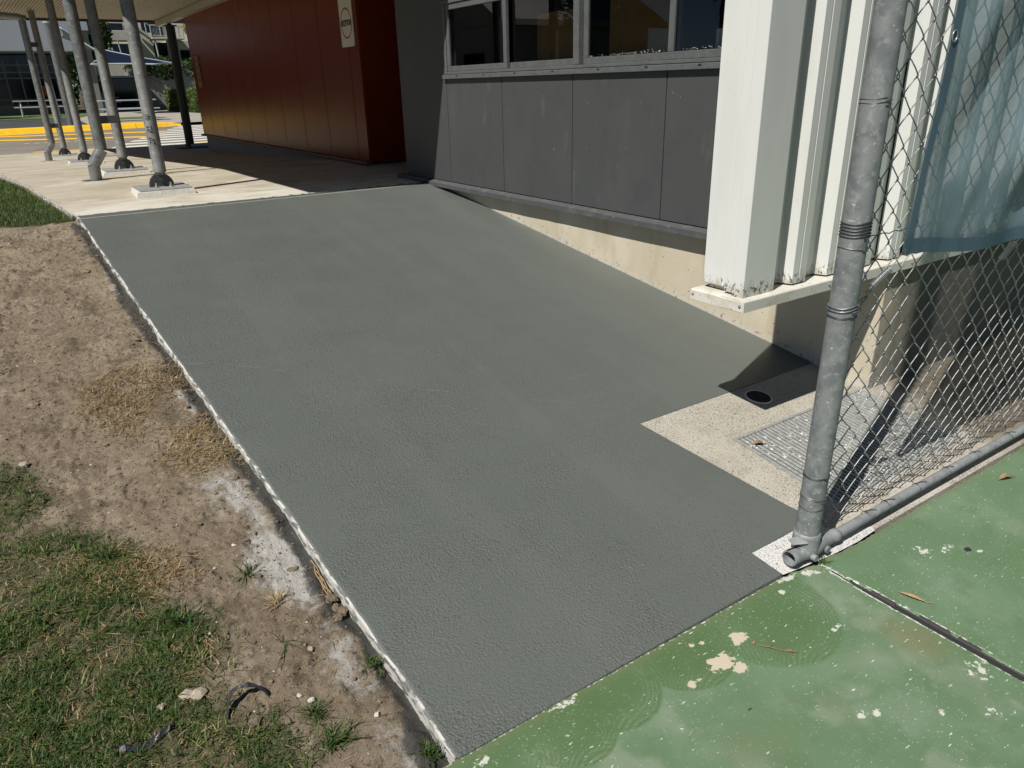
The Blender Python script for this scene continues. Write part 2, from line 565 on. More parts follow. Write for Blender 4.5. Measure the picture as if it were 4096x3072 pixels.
M_GALV = galv('galvanised_steel', (0.215, 0.230, 0.234), (0.138, 0.152, 0.158), (0.31, 0.325, 0.328))
M_GALV_RAIL = galv('galvanised_rail', (0.265, 0.28, 0.285), (0.195, 0.208, 0.213), (0.345, 0.36, 0.365))
M_GALV_POST = galv('galvanised_column', (0.205, 0.208, 0.200), (0.132, 0.135, 0.129), (0.29, 0.293, 0.283), 0.5, 0.08, 12)
M_GALV_PIPE = galv('galvanised_downpipe', (0.235, 0.243, 0.24), (0.155, 0.162, 0.16), (0.33, 0.34, 0.335), 0.30, 0.35, 14)
M_GRATE = galv('grate_steel', (0.31, 0.318, 0.305), (0.215, 0.222, 0.215), (0.41, 0.412, 0.395), 0.65, 0.1, 40)
M_WIRE = simple('fence_wire', (0.36, 0.38, 0.385), 0.42, 0.35, 60, metal=0.35)
M_TIE = simple('tie_wire', (0.10, 0.11, 0.115), 0.45, 0.3, 80, metal=0.6)
M_TIE_L = simple('bright_tie_wire', (0.26, 0.27, 0.28), 0.4, 0.3, 80, metal=0.6)
M_SHOE = simple('column_shoe', (0.075, 0.078, 0.08), 0.55, 0.25, 18, metal=0.4)
M_DARKSTEEL = simple('dark_painted_steel', (0.05, 0.052, 0.045), 0.6, 0.2, 9)
M_BAR_SHADE = simple('grate_bar_shade', (0.035, 0.034, 0.03), 0.9, 0.3, 30)  # near-black colour that paints the shadow between the grate bars
M_RUBBER = simple('black_rubber', (0.012, 0.012, 0.013), 0.75, 0.3, 70, bump=0.5, bscale=260)
M_PVC = simple('white_plastic', (0.72, 0.71, 0.66), 0.4, 0.08, 20)
M_VOID = simple('dark_pit', (0.01, 0.01, 0.01), 0.9, 0.2, 5)

# --- paints
m = Mat('white_cladding_paint', (0.68, 0.695, 0.675), 0.42)
m.layer((0.62, 0.635, 0.612), 0.45, 0.70, 0.6, scale=(7, 7, 1.6), detail=5)
m.layer((0.60, 0.585, 0.50), 0.64, 0.72, 0.45, scale=26, detail=5)
m.layer((0.20, 0.18, 0.15), 0.735, 0.76, 0.55, scale=90, detail=3)
szz = m.N('ShaderNodeSeparateXYZ'); m.L(m.co, szz.inputs[0])
gz_ = m.math('ADD', szz.outputs[2], m.math('MULTIPLY', m.tex(scale=(34, 34, 14), detail=6, rough=.7), -0.20))
m.mix(m.rng(gz_, -0.06, 0.015, 0.8, 0.0), (0.36, 0.33, 0.26))
m.mix(m.math('MULTIPLY', m.rng(szz.outputs[2], 0.085, 0.12, 1.0, 0.0), m.rng(m.tex(scale=(90, 90, 50), detail=4), 0.57, 0.62)), (0.10, 0.09, 0.085))
m.mix(m.rng(m.tex(scale=(3, 3, 0.5), detail=6), 0.56, 0.70, 0.0, 0.35), (0.56, 0.555, 0.51))
M_WHITE = m.done()
m = Mat('grimy_white_flashing', (0.64, 0.63, 0.57), 0.45)
m.layer((0.52, 0.49, 0.40), 0.48, 0.68, 0.7, scale=(10, 10, 20), detail=5)
m.layer((0.30, 0.26, 0.20), 0.62, 0.70, 0.7, scale=(24, 40, 24), detail=5)
m.layer((0.12, 0.11, 0.10), 0.66, 0.70, 0.6, scale=(60, 90, 60), detail=4)
M_FLASH = m.done()

m = Mat('grey_painted_panel', (0.062, 0.066, 0.067), 0.5)
m.layer((0.074, 0.078, 0.079), 0.46, 0.70, 0.7, scale=(2.4, 2.4, 1.3), detail=6)
m.layer((0.055, 0.058, 0.060), 0.50, 0.66, 0.6, scale=5, detail=5)
m.layer((0.14, 0.145, 0.145), 0.62, 0.76, 0.30, scale=(9, 9, 3), detail=6)
m.layer((0.34, 0.34, 0.33), 0.725, 0.75, 0.6, scale=34, detail=4)
m.bump(m.tex(scale=140, detail=3), 0.12, 0.002)
M_GREY = m.done()
m = Mat('grey_ledge_paint', (0.078, 0.082, 0.086), 0.55)
m.layer((0.12, 0.122, 0.122), 0.48, 0.68, 0.7, scale=14, detail=5)
m.layer((0.42, 0.41, 0.38), 0.70, 0.74, 0.8, scale=38, detail=4)
M_LEDGE = m.done()
M_FRAME = simple('grey_window_frame', (0.105, 0.112, 0.112), 0.45, 0.15, 16)
m = Mat('red_panel_paint', (0.165, 0.022, 0.005), 0.24, spec=0.16)
m.layer((0.175, 0.028, 0.009), 0.45, 0.65, 0.7, scale=(1.2, 1.2, 0.8), detail=4)
m.layer((0.120, 0.018, 0.006), 0.55, 0.70, 0.6, scale=(6, 6, 1.5), detail=5)
m.bump(m.tex(scale=4, detail=2), 0.05, 0.01)
M_RED = m.done()
M_REDTRIM = simple('red_base_trim', (0.17, 0.055, 0.035), 0.5, 0.3, 4)
M_GAP = simple('dark_joint', (0.012, 0.011, 0.011), 0.9, 0.1, 5)
M_SIGN = simple('cream_sign_face', (0.66, 0.62, 0.50), 0.45, 0.06, 5)
M_SIGNRED = simple('sign_red', (0.42, 0.02, 0.015), 0.5, 0.1, 8)
M_BLACK = simple('black_lettering', (0.012, 0.012, 0.012), 0.5, 0.1, 8)
M_BRASS = simple('brass_plate', (0.20, 0.11, 0.025), 0.4, 0.2, 12, metal=0.5)
M_CARD = simple('brown_board', (0.30, 0.17, 0.045), 0.8, 0.15, 5)
M_PAPER = simple('white_paper', (0.7, 0.7, 0.68), 0.7, 0.05, 9)
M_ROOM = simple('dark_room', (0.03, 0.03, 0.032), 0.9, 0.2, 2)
M_SOFFIT = simple('cream_soffit', (0.47, 0.43, 0.345), 0.55, 0.08, 3)
M_FASCIA = simple('dark_fascia', (0.035, 0.03, 0.028), 0.6, 0.2, 4)
M_PLINTH = simple('white_grout', (0.60, 0.585, 0.54), 0.85, 0.12, 14, bump=0.4, bscale=80)
M_PLATE = simple('base_plate_steel', (0.34, 0.34, 0.33), 0.6, 0.25, 22, metal=0.3)

m = Mat('window_glass', (0.02, 0.02, 0.02), 0.02)
m.done()
fr = m.N('ShaderNodeFresnel'); fr.inputs[0].default_value = 1.5
gl = m.N('ShaderNodeBsdfGlossy'); gl.inputs['Roughness'].default_value = 0.01
gl.inputs['Color'].default_value = (1, 1, 1, 1)
tp = m.N('ShaderNodeBsdfTransparent'); tp.inputs[0].default_value = (0.74, 0.75, 0.73, 1)
mx = m.N('ShaderNodeMixShader')
m.L(fr.outputs[0], mx.inputs[0]); m.L(tp.outputs[0], mx.inputs[1]); m.L(gl.outputs[0], mx.inputs[2])
m.L(mx.outputs[0], m.t.nodes['Material Output'].inputs[0])
M_GLASS = m.m

# --- shade cloth: a woven net, partly see-through
def cloth_mat(name, col, holes):
    m = Mat(name, col, 0.9, spec=0.03)
    m.layer(tuple(c * 0.75 for c in col), 0.45, 0.65, 0.7, scale=(9, 9, 5), detail=4)
    wv = m.tex(kind='wave', scale=(0.0001, 0.0001, 150), dist=1.0, detail=1)
    m.mix(m.math('MULTIPLY', wv, 0.35), tuple(c * 0.45 for c in col))
    m.done()
    tl = m.N('ShaderNodeBsdfTranslucent'); m.L(m.c, tl.inputs[0])
    a = m.N('ShaderNodeMixShader'); a.inputs[0].default_value = 0.20
    m.L(m.b.outputs[0], a.inputs[1]); m.L(tl.outputs[0], a.inputs[2])
    t = m.N('ShaderNodeBsdfTransparent')
    b = m.N('ShaderNodeMixShader')
    m.set(b.inputs[0], m.rng(m.tex(scale=(30, 30, 90), detail=3), 0.3, 0.7, holes - 0.02, holes + 0.02))
    m.L(a.outputs[0], b.inputs[1]); m.L(t.outputs[0], b.inputs[2])
    m.L(b.outputs[0], m.t.nodes['Material Output'].inputs[0])
    return m.m


M_CLOTH = cloth_mat('blue_shade_cloth', (0.195, 0.285, 0.320), 0.14)
M_HEM = cloth_mat('blue_cloth_hem', (0.110, 0.185, 0.230), 0.04)
M_SAIL = simple('navy_sail', (0.009, 0.015, 0.034), 0.9, 0.15, 1, spec=0.05)
M_SAILHEM = simple('pale_sail_hem', (0.33, 0.40, 0.45), 0.8, 0.1, 2)

# --- background
m = Mat('road_asphalt', (0.185, 0.165, 0.145), 0.9)
m.layer((0.24, 0.215, 0.185), 0.45, 0.65, 0.9, scale=0.5, detail=5)
m.layer((0.13, 0.118, 0.105), 0.5, 0.68, 0.7, scale=1.3, detail=6)
m.bump(m.tex(scale=60, detail=4), 0.4, 0.01)
M_ROAD = m.done()
M_DARKASPH = simple('dark_asphalt', (0.045, 0.048, 0.055), 0.9, 0.2, 0.6)
M_YELLOW = simple('yellow_road_paint', (0.85, 0.50, 0.010), 0.7, 0.12, 2.5)
M_WPAINT = simple('white_road_paint', (0.66, 0.65, 0.60), 0.7, 0.1, 2.5)
M_PATH = simple('pale_footpath', (0.34, 0.315, 0.275), 0.9, 0.12, 0.8)
M_BWHITE = simple('white_render', (0.36, 0.39, 0.435), 0.7, 0.05, 0.4)
M_BGREY = simple('grey_render', (0.24, 0.235, 0.22), 0.8, 0.1, 0.6)
M_CREAM = simple('cream_render', (0.50, 0.48, 0.42), 0.8, 0.08, 0.5)
M_ALU = simple('aluminium', (0.46, 0.49, 0.50), 0.45, 0.08, 3, metal=0.2)
M_BARS = simple('dull_glazing_bar', (0.16, 0.17, 0.175), 0.5, 0.08, 3)
M_DGLASS = simple('dark_glass', (0.008, 0.010, 0.014), 0.08, 0.2, 0.5)
M_BARK = simple('bark', (0.09, 0.07, 0.05), 0.9, 0.3, 6, bump=0.5, bscale=20)
M_ROOF = simple('roof_metal', (0.42, 0.41, 0.39), 0.5, 0.1, 1)
M_STONE = simple('stone', (0.36, 0.31, 0.25), 0.9, 0.25, 30, bump=0.5, bscale=80)
M_CLOD = simple('soil_clod', (0.19, 0.150, 0.108), 0.95, 0.35, 25, bump=0.5, bscale=120)
M_PEB = simple('pale_pebble', (0.55, 0.52, 0.46), 0.9, 0.15, 40)
M_DLEAF = simple('dead_leaf', (0.27, 0.175, 0.095), 0.7, 0.3, 60)
M_PLASTIC = simple('black_plastic', (0.035, 0.037, 0.042), 0.38, 0.4, 30, bump=0.6, bscale=70)
M_STEEL = simple('zinc_spring', (0.42, 0.44, 0.45), 0.35, 0.15, 60, metal=0.7)
M_TERRAIN = simple('lawn_ground', (0.075, 0.10, 0.035), 0.95, 0.3, 0.8)
M_LAWN = simple('green_lawn', (0.085, 0.135, 0.030), 0.95, 0.25, 1.2)

# ================================================================== SETTING
SL, Y0 = 0.1381, 1.232


def zr(y): return SL * (y - Y0)          # the ramp plane


WALK = [(6.4, 0.722), (6.5, 0.727), (7.6, 0.737), (9.2, 0.752), (16.6, 0.475), (19.4, 0.455), (24.0, 0.52), (28.0, 0.555), (29.0, 0.62), (400, 0.62)]


def zw(y):
    return float(np.interp(y, [a for a, b in WALK], [b for a, b in WALK]))


def sheet(name, poly_rows, mat, zf, lift=0.0, kind='structure'):
    """rows: list of (y, x_left, x_right); a sheet following zf(y)"""
    mb = MB()
    for i, (y, a, b) in enumerate(poly_rows):
        mb.v += [(a, y, zf(y) + lift), (b, y, zf(y) + lift)]
        if i:
            k = 2 * i
            mb.f.append([k - 2, k - 1, k + 1, k]); mb.s.append(False)
    o = mb.build(name, mat, origin=(0, 0, 0))
    if kind: o['kind'] = kind
    return o


# terrain: one big sheet, always a little under what lies on it
ty = np.array([-300, -60, -10, 0.6, 1.3, 3, 5, 6.6, 8.3, 12, 16.6, 19.4, 24, 28, 40, 60, 100, 200, 600.0])
tx = np.array([-500, -120, -40, -12, -3, -0.9, 0.3, 2, 6, 14, 40, 120, 500.0])
tz = np.where(ty < 1.3, -0.20, np.where(ty < 6.6, SL * (ty - Y0) - 0.22, np.interp(ty, [6.6, 8.3, 16.6, 19.4, 24, 28, 600], [0.55, 0.56, 0.33, 0.33, 0.38, 0.42, 0.42])))
TX, TY = np.meshgrid(tx, ty); TZ = np.repeat(tz[:, None], len(tx), 1)
nx, ny = len(tx), len(ty)
ii, jj = np.meshgrid(np.arange(nx - 1), np.arange(ny - 1))
a_ = (jj * nx + ii).ravel()
tag(mesh_np('terrain', np.stack([TX.ravel(), TY.ravel(), TZ.ravel()], 1), np.stack([a_, a_ + 1, a_ + nx + 1, a_ + nx], 1), M_TERRAIN), kind='structure')

# ---- ramp slab (solid, ragged left edge) and its grey coating
EDGE_Y = np.arange(1.235, 6.60, 0.035)
EDGE_X = np.interp(EDGE_Y, [1.235, 1.839, 2.84, 4.238, 6.59], [0.612, 0.594, 0.549, 0.477, 0.378])
EDGE_X = EDGE_X + (fbm(EDGE_Y * 6, EDGE_Y * 0, 3) - 0.5) * 0.012 + (vn(EDGE_Y * 27, 0, 5) - 0.5) * 0.004


def edge_x(y): return float(np.interp(y, EDGE_Y, EDGE_X))


mb = MB()
rows = len(EDGE_Y)
for y, x in zip(EDGE_Y, EDGE_X):
    w = 0.007 * vn(y * 25, 3.0, 8)
    mb.v += [(x - 0.006 - w, y, zr(y) - 0.16), (x - w * .6, y, zr(y) - 0.007), (x + 0.004, y, zr(y) - 0.001), (x + 0.03, y, zr(y)), (2.25 if y < 2.19 else 3.50, y, zr(y)), (2.25 if y < 2.19 else 3.50, y, zr(y) - 0.16)]
for i in range(rows - 1):
    for k in range(5):
        a = i * 6 + k
        mb.f.append([a, a + 1, a + 7, a + 6]); mb.s.append(False)
mb.f.append([0, 1, 2, 3, 4, 5][::-1]); mb.s.append(False)
tag(mb.build('ramp_slab', M_EDGE, origin=(0, 0, 0)), kind='structure')

mb = MB()
cy = sorted(set([1.226, 1.24, 1.354, 1.356, 1.42, 2.2055, 2.207] + list(np.arange(1.26, 6.55, 0.05))) | {6.545})


def right_x(y):
    if y <= 1.354: return 1.912
    if y <= 1.42: return 2.27
    if y <= 2.2055: return float(np.interp(y, [1.42, 2.21], [2.265, 2.160]))
    return 3.455


def top_y(x): return float(np.interp(x, [0.378, 3.45], [6.585, 6.480]))


pts = []
for y in cy:
    xl = edge_x(y) + 0.001 + 0.006 * vn(y * 17, 7.0, 2) ** 2 + 0.002 * vn(y * 70, 1, 4)
    pts.append((xl, right_x(y), y))
for i, (xl, xr, y) in enumerate(pts):
    z = zr(y) + 0.005
    for x in (xl, xl + 0.006):
        mb.v.append((x, y if i < len(pts) - 1 else top_y(x), z - (0.004 if x == xl else 0)))
    mb.v.append((xr - 0.006, y if i < len(pts) - 1 else top_y(xr), z))
    mb.v.append((xr, y if i < len(pts) - 1 else top_y(xr), z - 0.004))
    if i:
        b = i * 4
        for k in range(3):
            mb.f.append([b - 4 + k, b - 3 + k, b + 1 + k, b + k]); mb.s.append(False)
# bottom lip over the court edge
mb.add([(pts[0][0], 1.226, zr(1.226) + 0.005), (pts[0][1], 1.226, zr(1.226) + 0.005), (pts[0][1], 1.220, -0.012), (pts[0][0], 1.220, -0.012)], [(0, 3, 2, 1)])
coat = tag(mb.build('ramp_coating', M_COAT, origin=(0, 0, 0)), kind='structure')
# long shallow scratches and a few bubbles and drips in the coating
M_SCR = simple('scratched_coating', (0.20, 0.215, 0.205), 0.7, 0.3, 30)
for pl, wd in (([(0.511, 3.743), (0.598, 3.692), (0.712, 3.615), (0.821, 3.524), (0.961, 3.389)], .0022), ([(1.388, 2.982), (1.547, 2.855), (1.754, 2.683), (1.984, 2.509), (2.156, 2.338)], .0016)):
    mb = MB(); vs = []
    for i in range(len(pl) * 8 - 7):
        k = min(i // 8, len(pl) - 2); t_ = (i - 8 * k) / 8
        x = pl[k][0] + (pl[k + 1][0] - pl[k][0]) * t_ + .003 * (vn(i * .7, 3) - .5); y = pl[k][1] + (pl[k + 1][1] - pl[k][1]) * t_
        w_ = wd * max(.05, vn(i * .45, 9) * 1.3 - .25)
        vs += [(x - w_ * .5, y - w_, zr(y - w_) + .0062), (x + w_ * .5, y + w_, zr(y + w_) + .0062)]
    mb.add(vs, [(2 * i, 2 * i + 1, 2 * i + 3, 2 * i + 2) for i in range(len(vs) // 2 - 1)])
    mb.build('scratch', M_SCR, coat)
for i, (x, y) in enumerate(((1.214, 1.513), (1.298, 1.522), (1.412, 1.58), (1.524, 1.507), (1.864, 1.402), (1.206, 1.551), (1.476, 1.523), (1.10, 1.62), (1.62, 1.66), (1.35, 1.45), (1.72, 1.50), (0.98, 1.70))):
    r_ = .0038 + .0035 * vn(i * 1.7, 4); mb = MB(); n = 10
    vs = [(x + r_ * f_ * math.cos(6.283 * q / n), y + r_ * f_ * math.sin(6.283 * q / n), zr(y + r_ * f_ * math.sin(6.283 * q / n)) + .005 + h_) for f_, h_ in ((1, -.0005), (.8, .0016), (.4, .0030)) for q in range(n)] + [(x, y, zr(y) + .0085)]
    mb.add(vs, [(a * n + q, a * n + (q + 1) % n, (a + 1) * n + (q + 1) % n, (a + 1) * n + q) for a in range(2) for q in range(n)] + [(2 * n + q, 2 * n + (q + 1) % n, 3 * n) for q in range(n)], True)
    mb.build('bubble', M_COAT, coat)

# ---- apron of exposed aggregate (continues the ramp plane), with a hole for the grate
GX0, GX1, GY0, GY1 = 2.44, 3.42, 1.365, 1.902
mb = MB()


def quad(mb, x0, x1, y0, y1, dz=0.0):
    mb.add([(x0, y0, zr(y0) + dz), (x1, y0, zr(y0) + dz), (x1, y1, zr(y1) + dz), (x0, y1, zr(y1) + dz)], [(0, 1, 2, 3)])


quad(mb, 2.10, GX0, 1.20, 2.26, 0.0016)
quad(mb, GX1, 9.0, 1.20, 2.26, 0.0016)
quad(mb, GX0, GX1, 1.20, GY0, 0.0016)
quad(mb, GX0, GX1, GY1, 2.26, 0.0016)
quad(mb, GX0 - .1, GX1 + .1, GY0 - .1, GY1 + .1, -0.13)
for (x0, y0, x1, y1) in ((GX0, GY0, GX1, GY0), (GX1, GY0, GX1, GY1), (GX1, GY1, GX0, GY1), (GX0, GY1, GX0, GY0)):
    mb.add([(x0, y0, zr(y0)), (x1, y1, zr(y1)), (x1, y1, zr(y1) - .14), (x0, y0, zr(y0) - .14)], [(0, 1, 2, 3)])
# front face towards the court gutter
mb.add([(2.10, 1.20, zr(1.20) + .0016), (9, 1.20, zr(1.20) + .0016), (9, 1.195, -0.05), (2.10, 1.195, -0.05)], [(0, 3, 2, 1)])
tag(mb.build('apron_slab', M_AGG, origin=(0, 0, 0)), kind='structure')
mb = MB()
pad = [(1.914, 1.222), (2.02, 1.207), (2.16, 1.192), (2.30, 1.186), (2.42, 1.192), (2.43, 1.215), (2.34, 1.25), (2.27, 1.30), (2.27, 1.353), (1.908, 1.353)]
mb.add([(a, b, max(zr(b), 0.0) + .0030) for a, b in pad], [tuple(range(len(pad)))])
tag(mb.build('post_pad', M_PAD, origin=(0, 0, 0)), kind='structure')

# ---- green court: fine grid near the camera, coarse beyond
def court_grid(xs, ys):
    X, Y = np.meshgrid(xs, ys)
    n, k = len(xs), len(ys)
    i, j = np.meshgrid(np.arange(n - 1), np.arange(k - 1))
    a = (j * n + i).ravel()
    F = np.stack([a, a + 1, a + n + 1, a + n], 1)
    return X.ravel(), Y.ravel(), F


xs = np.concatenate([np.arange(0.42, 3.9, 0.0075), [4.5, 6, 9, 14, 22]])
ys = np.concatenate([[-25, -14, -8, -4, -1.5, -0.4], np.arange(0.2, 1.2166, 0.0075)])
X, Y, F = court_grid(xs, ys)
# the border of the court follows the ramp foot, then the gutter
yb = np.interp(X, [0.4, 0.62, 1.91, 2.02, 2.3, 2.5, 9], [1.2325, 1.229, 1.219, 1.203, 1.187, 1.184, 1.182])
yb = yb + (fbm(X * 30, X * 0, 2) - 0.5) * np.where(X > 1.92, 0.022, 0.004)
Yd = np.where(Y > 1.19, yb - (1.2166 - Y) * 0.5, np.minimum(Y, yb - 0.012))
Y = np.where(Y > 1.1, Y + (Yd - Y) * sstep(1.1, 1.19, Y), Y)
Z = 0.0 + 0.0012 * (fbm(X * 6, Y * 6, 9) - 0.5)
jx = 2.075 + 0.006 * (fbm(Y * 12, Y * 0, 4) - 0.5) * 2
dj = np.abs(X - jx)
wdt = np.interp(Y, [-3, 0.5, 0.85, 1.02, 1.1, 1.2], [0.016, 0.016, 0.016, 0.011, 0.003, 0.0])
Z = Z - np.where(dj < wdt * 0.8, 0.006, 0.0)
wash = np.zeros_like(X); arcs = np.zeros_like(X)
for (cx_, cy_, r_, w_) in ((1.70, 1.12, 0.235, 0.75), (1.36, 1.17, 0.165, 0.95), (1.08, 1.19, 0.165, 0.9), (0.91, 1.14, 0.135, 0.85), (0.70, 1.17, 0.13, 0.7), (2.02, 0.72, 0.13, 0.35), (1.86, 0.60, 0.10, 0.35)):
    d = np.hypot((X - cx_), (Y - cy_) * 1.05) + 0.012 * (fbm(X * 14, Y * 14, 6) - 0.5)
    ins = sstep(r_ + 0.006, r_ - 0.006, d)
    rg = 0.5 + 0.5 * np.sin(d / 0.0135 * 2 * math.pi + 2.0 * fbm(X * 8, Y * 8, 1))
    ringz = ins * sstep(r_ * 0.45, r_ * 0.8, d)
    wash = np.maximum(wash, ins * w_ * (1.0 - 0.62 * ringz * rg))
wash = np.maximum(wash, 0.75 * sstep(0.10, 0.0, yb - Y) * (X < 1.95))
wash *= 0.75 + 0.5 * fbm(X * 9, Y * 9, 7)
wash = np.maximum(wash, 0.35 * (X > 2.1) * sstep(0.42, 0.6, fbm(X * 3.5, Y * 3.5, 12)))
chalk = sstep(0.46, 0.66, fbm(X * 3.2 + 4, Y * 3.2, 14)) * sstep(0.95, 0.75, Y) * (X < 2.06)
chalk = np.maximum(chalk, 0.7 * sstep(0.5, 0.7, fbm(X * 7, Y * 7, 15)) * (X < 2.06)) * (1 - np.minimum(1, wash))
brown = np.exp(-(((X - 1.98) / 0.08) ** 2 + ((Y - 0.80) / 0.10) ** 2)) + 0.8 * np.exp(-(((X - 1.35) / 0.25) ** 2 + ((Y - 0.80) / 0.10) ** 2)) * fbm(X * 9, Y * 9, 3) + sstep(0.05, 0.0, yb - Y) * 0.5
bare = np.zeros_like(X)
for (cx_, cy_, a, b, w_) in ((1.545, 1.105, 0.032, 0.022, 1.2), (1.425, 1.068, 0.046, 0.026, 1.4), (1.455, 1.018, 0.028, 0.016, 1.2), (1.40, 1.085, 0.016, 0.014, 1.0), (1.288, 1.059, 0.018, 0.012, 1.0), (1.44, 1.155, 0.012, 0.01, 1.0), (1.405, 1.168, 0.010, 0.008, 1.0)):
    bare = np.maximum(bare, w_ * np.exp(-(((X - cx_) / a) ** 2 + ((Y - cy_) / b) ** 2)))
white = np.zeros_like(X)
for (cx_, cy_, a, b, w_) in ((1.84, 1.168, 0.012, 0.012, 1.1), (1.70, 1.200, 0.03, 0.007, 0.9), (1.91, 1.20, 0.05, 0.010, 1.3), (1.99, 1.18, 0.022, 0.018, 1.1), (1.76, 0.60, 0.012, 0.008, 1.0), (1.58, 0.72, 0.018, 0.010, 1.0), (1.62, 0.70, 0.014, 0.012, 1.0), (2.44, 1.02, 0.035, 0.035, 0.62), (2.52, 0.98, 0.05, 0.02, 0.6), (0.66, 1.19, 0.03, 0.016, 1.0), (1.83, 0.96, 0.03, 0.012, 0.75), (2.60, 0.90, 0.025, 0.008, 0.9), (2.0, 0.62, 0.06, 0.05, 0.55), (1.87, 0.52, 0.03, 0.03, 0.5), (1.30, 1.19, 0.04, 0.008, .7), (0.95, 1.215, 0.06, 0.007, .8), (2.02, 1.165, 0.02, 0.02, 0.8)):
    white = np.maximum(white, w_ * np.exp(-(((X - cx_) / a) ** 2 + ((Y - cy_) / b) ** 2)))
# cream lips along the joint, frayed towards the post
lip = sstep(0.006, 0.001, np.abs(dj - wdt - 0.006 - 0.004 * (fbm(X * 30, Y * 30, 5) - .5))) * (Y < 1.19)
lip *= np.where(X < jx, np.interp(Y, [-3, .55, .9, 1.0, 1.19], [.75, 0.72, 0.75, 0.9, 1.0]), np.interp(Y, [-3, .5, .9, 1.0, 1.19], [.6, 0.6, .7, 0.8, 0.9]))
lip = np.where(Y > 1.0, np.maximum(lip, 0.55 * sstep(0.03, 0.0, dj)), lip)
white = np.maximum(white, lip * (X < 3.5))
white = np.maximum(white, 0.48 * sstep(0.012, 0.003, yb - Y) * (X < 1.92) * (X > 0.5))
dark = np.where(dj < wdt, 1.2, 0.0)
dark = np.maximum(dark, 1.0 * np.exp(-(((X - 2.576) / 0.020) ** 2 + ((Y - 0.931) / 0.013) ** 2) ** 2))
dark = np.maximum(dark, 0.62 * np.exp(-(((X - 1.353) / 0.016) ** 2 + ((Y - 0.906) / 0.012) ** 2)))
tag(mesh_np('green_court', np.stack([X, Y, Z], 1), F, M_COURT, attrs=dict(wash=wash, chalk=chalk, brown=brown, bare=bare, white=white, dark=dark)), kind='structure')

# ---- soil beside the ramp
def soil_base(x, y):
    e = np.interp(y, EDGE_Y, EDGE_X)
    d = np.maximum(0, e - x)
    t = np.clip((y - 1.15) / 0.25, 0, 1)
    b = np.where(y < 1.15, -0.025, (SL * (y - Y0) - 0.020) * t + (-0.025) * (1 - t))
    b = np.minimum(b, zw(6.6) - 0.03 + 0 * y)
    return b - 0.015 * np.minimum(d, 1.0) + 0.016 * sstep(0.16, 0.0, d) * (y > 4.5)


def soil_h(x, y):
    e = np.interp(y, EDGE_Y, EDGE_X)
    d = np.maximum(0, e - x)
    h = soil_base(x, y)
    h = h + 0.030 * (fbm(x * 3, y * 3, 21) - 0.5) + 0.020 * (fbm(x * 8 + 3 * fbm(x * 3, y * 3, 27), y * 8, 22, 5, 0.6) - 0.5) + 0.013 * (vn(x * 34, y * 34, 23) - 0.5) * sstep(.35, .65, fbm(x * 4, y * 4, 29)) + 0.007 * (vn(x * 60, y * 60, 28) - 0.5) + 0.006 * (vn(x * 95, y * 95, 24) - 0.5)
    h = h - 0.034 * sstep(0.06, 0.01, d) * np.clip(-0.15 + 1.5 * fbm(y * 5, x * 0, 25), 0, 1.2) * (y < 6.5)
    cl = sstep(0.6, 0.72, fbm(x * 16, y * 16, 26)) * 0.012
    return h + cl


xs = np.concatenate([np.linspace(-6.0, -0.62, 24), np.arange(-0.60, 0.645, 0.0085)])
ys = np.concatenate([[-8, -4, -2, -1, 0, 0.5, 0.8], np.arange(0.95, 6.70, 0.0105), np.arange(6.75, 19.4, 0.12)])
X, Y, F = court_grid(xs, ys)
Z = soil_h(X, Y)
late = Y > 6.6
lim = np.interp(Y, [6.5, 6.64, 7.79, 9.23, 12.2, 19.4], [0.378, 0.365, 0.275, 0.155, -0.07, -0.9])
Z = np.where(late, np.interp(Y, [a for a, b in WALK], [b for a, b in WALK]) - 0.035 + 0.02 * (fbm(X * 6, Y * 6, 3) - 0.5), Z)
edge_now = np.where(late, lim, np.interp(Y, EDGE_Y, EDGE_X))
Z = np.where(X > edge_now + 0.03, Z - 0.10, Z)
Z = np.where((Y < 1.22) & (X > 0.36), -0.05, Z)
d = edge_now - X
whites = np.zeros_like(X)
WP = dict(a=[(0.43, 2.84), (0.51, 2.68), (0.54, 2.47), (0.46, 2.4), (0.4, 2.52), (0.34, 2.71)], b=[(0.46, 2.4), (0.56, 2.28), (0.57, 2.06), (0.5, 1.92), (0.41, 2.04), (0.38, 2.23)], c=[(0.5, 1.9), (0.55, 1.7), (0.55, 1.53), (0.46, 1.55), (0.44, 1.72)], d=[(0.41, 5.51), (0.44, 5.31), (0.48, 4.94), (0.52, 4.46), (0.43, 4.5), (0.36, 5.0)], e=[(0.40, 3.55), (0.50, 3.50), (0.52, 3.25), (0.42, 3.25)], f=[(0.45, 1.45), (0.55, 1.45), (0.58, 1.25), (0.47, 1.22)])
for k, p in WP.items():
    whites = np.maximum(whites, sstep(-0.13, 0.07, poly_dist(X, Y, p)) * {'b': 1.15, 'd': 0.85, 'e': 0.75, 'c': .8, 'f': .7}.get(k, 0.9))
whites = np.maximum(whites, 0.30 * sstep(0.30, 0.05, d) * (Y < 6.4))
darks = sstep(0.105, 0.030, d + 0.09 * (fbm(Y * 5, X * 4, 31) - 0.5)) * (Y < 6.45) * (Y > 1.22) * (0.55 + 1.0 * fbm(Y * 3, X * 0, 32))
GA = [(-0.32, 2.79), (-0.18, 2.76), (-0.05, 2.66), (0.07, 2.49), (0.06, 2.2), (0.18, 2.04), (0.22, 1.88), (0.08, 1.85), (0.08, 1.75), (0.26, 1.59), (0.27, 1.40), (0.1, 1.2), (-2.5, 0.8), (-2.5, 3.6), (-0.9, 3.3)]
GB = [(-0.6, 3.25), (-0.3, 3.21), (-0.21, 3.13), (-0.16, 3.0), (-0.2, 2.87), (-0.32, 2.77), (-0.6, 2.7)]
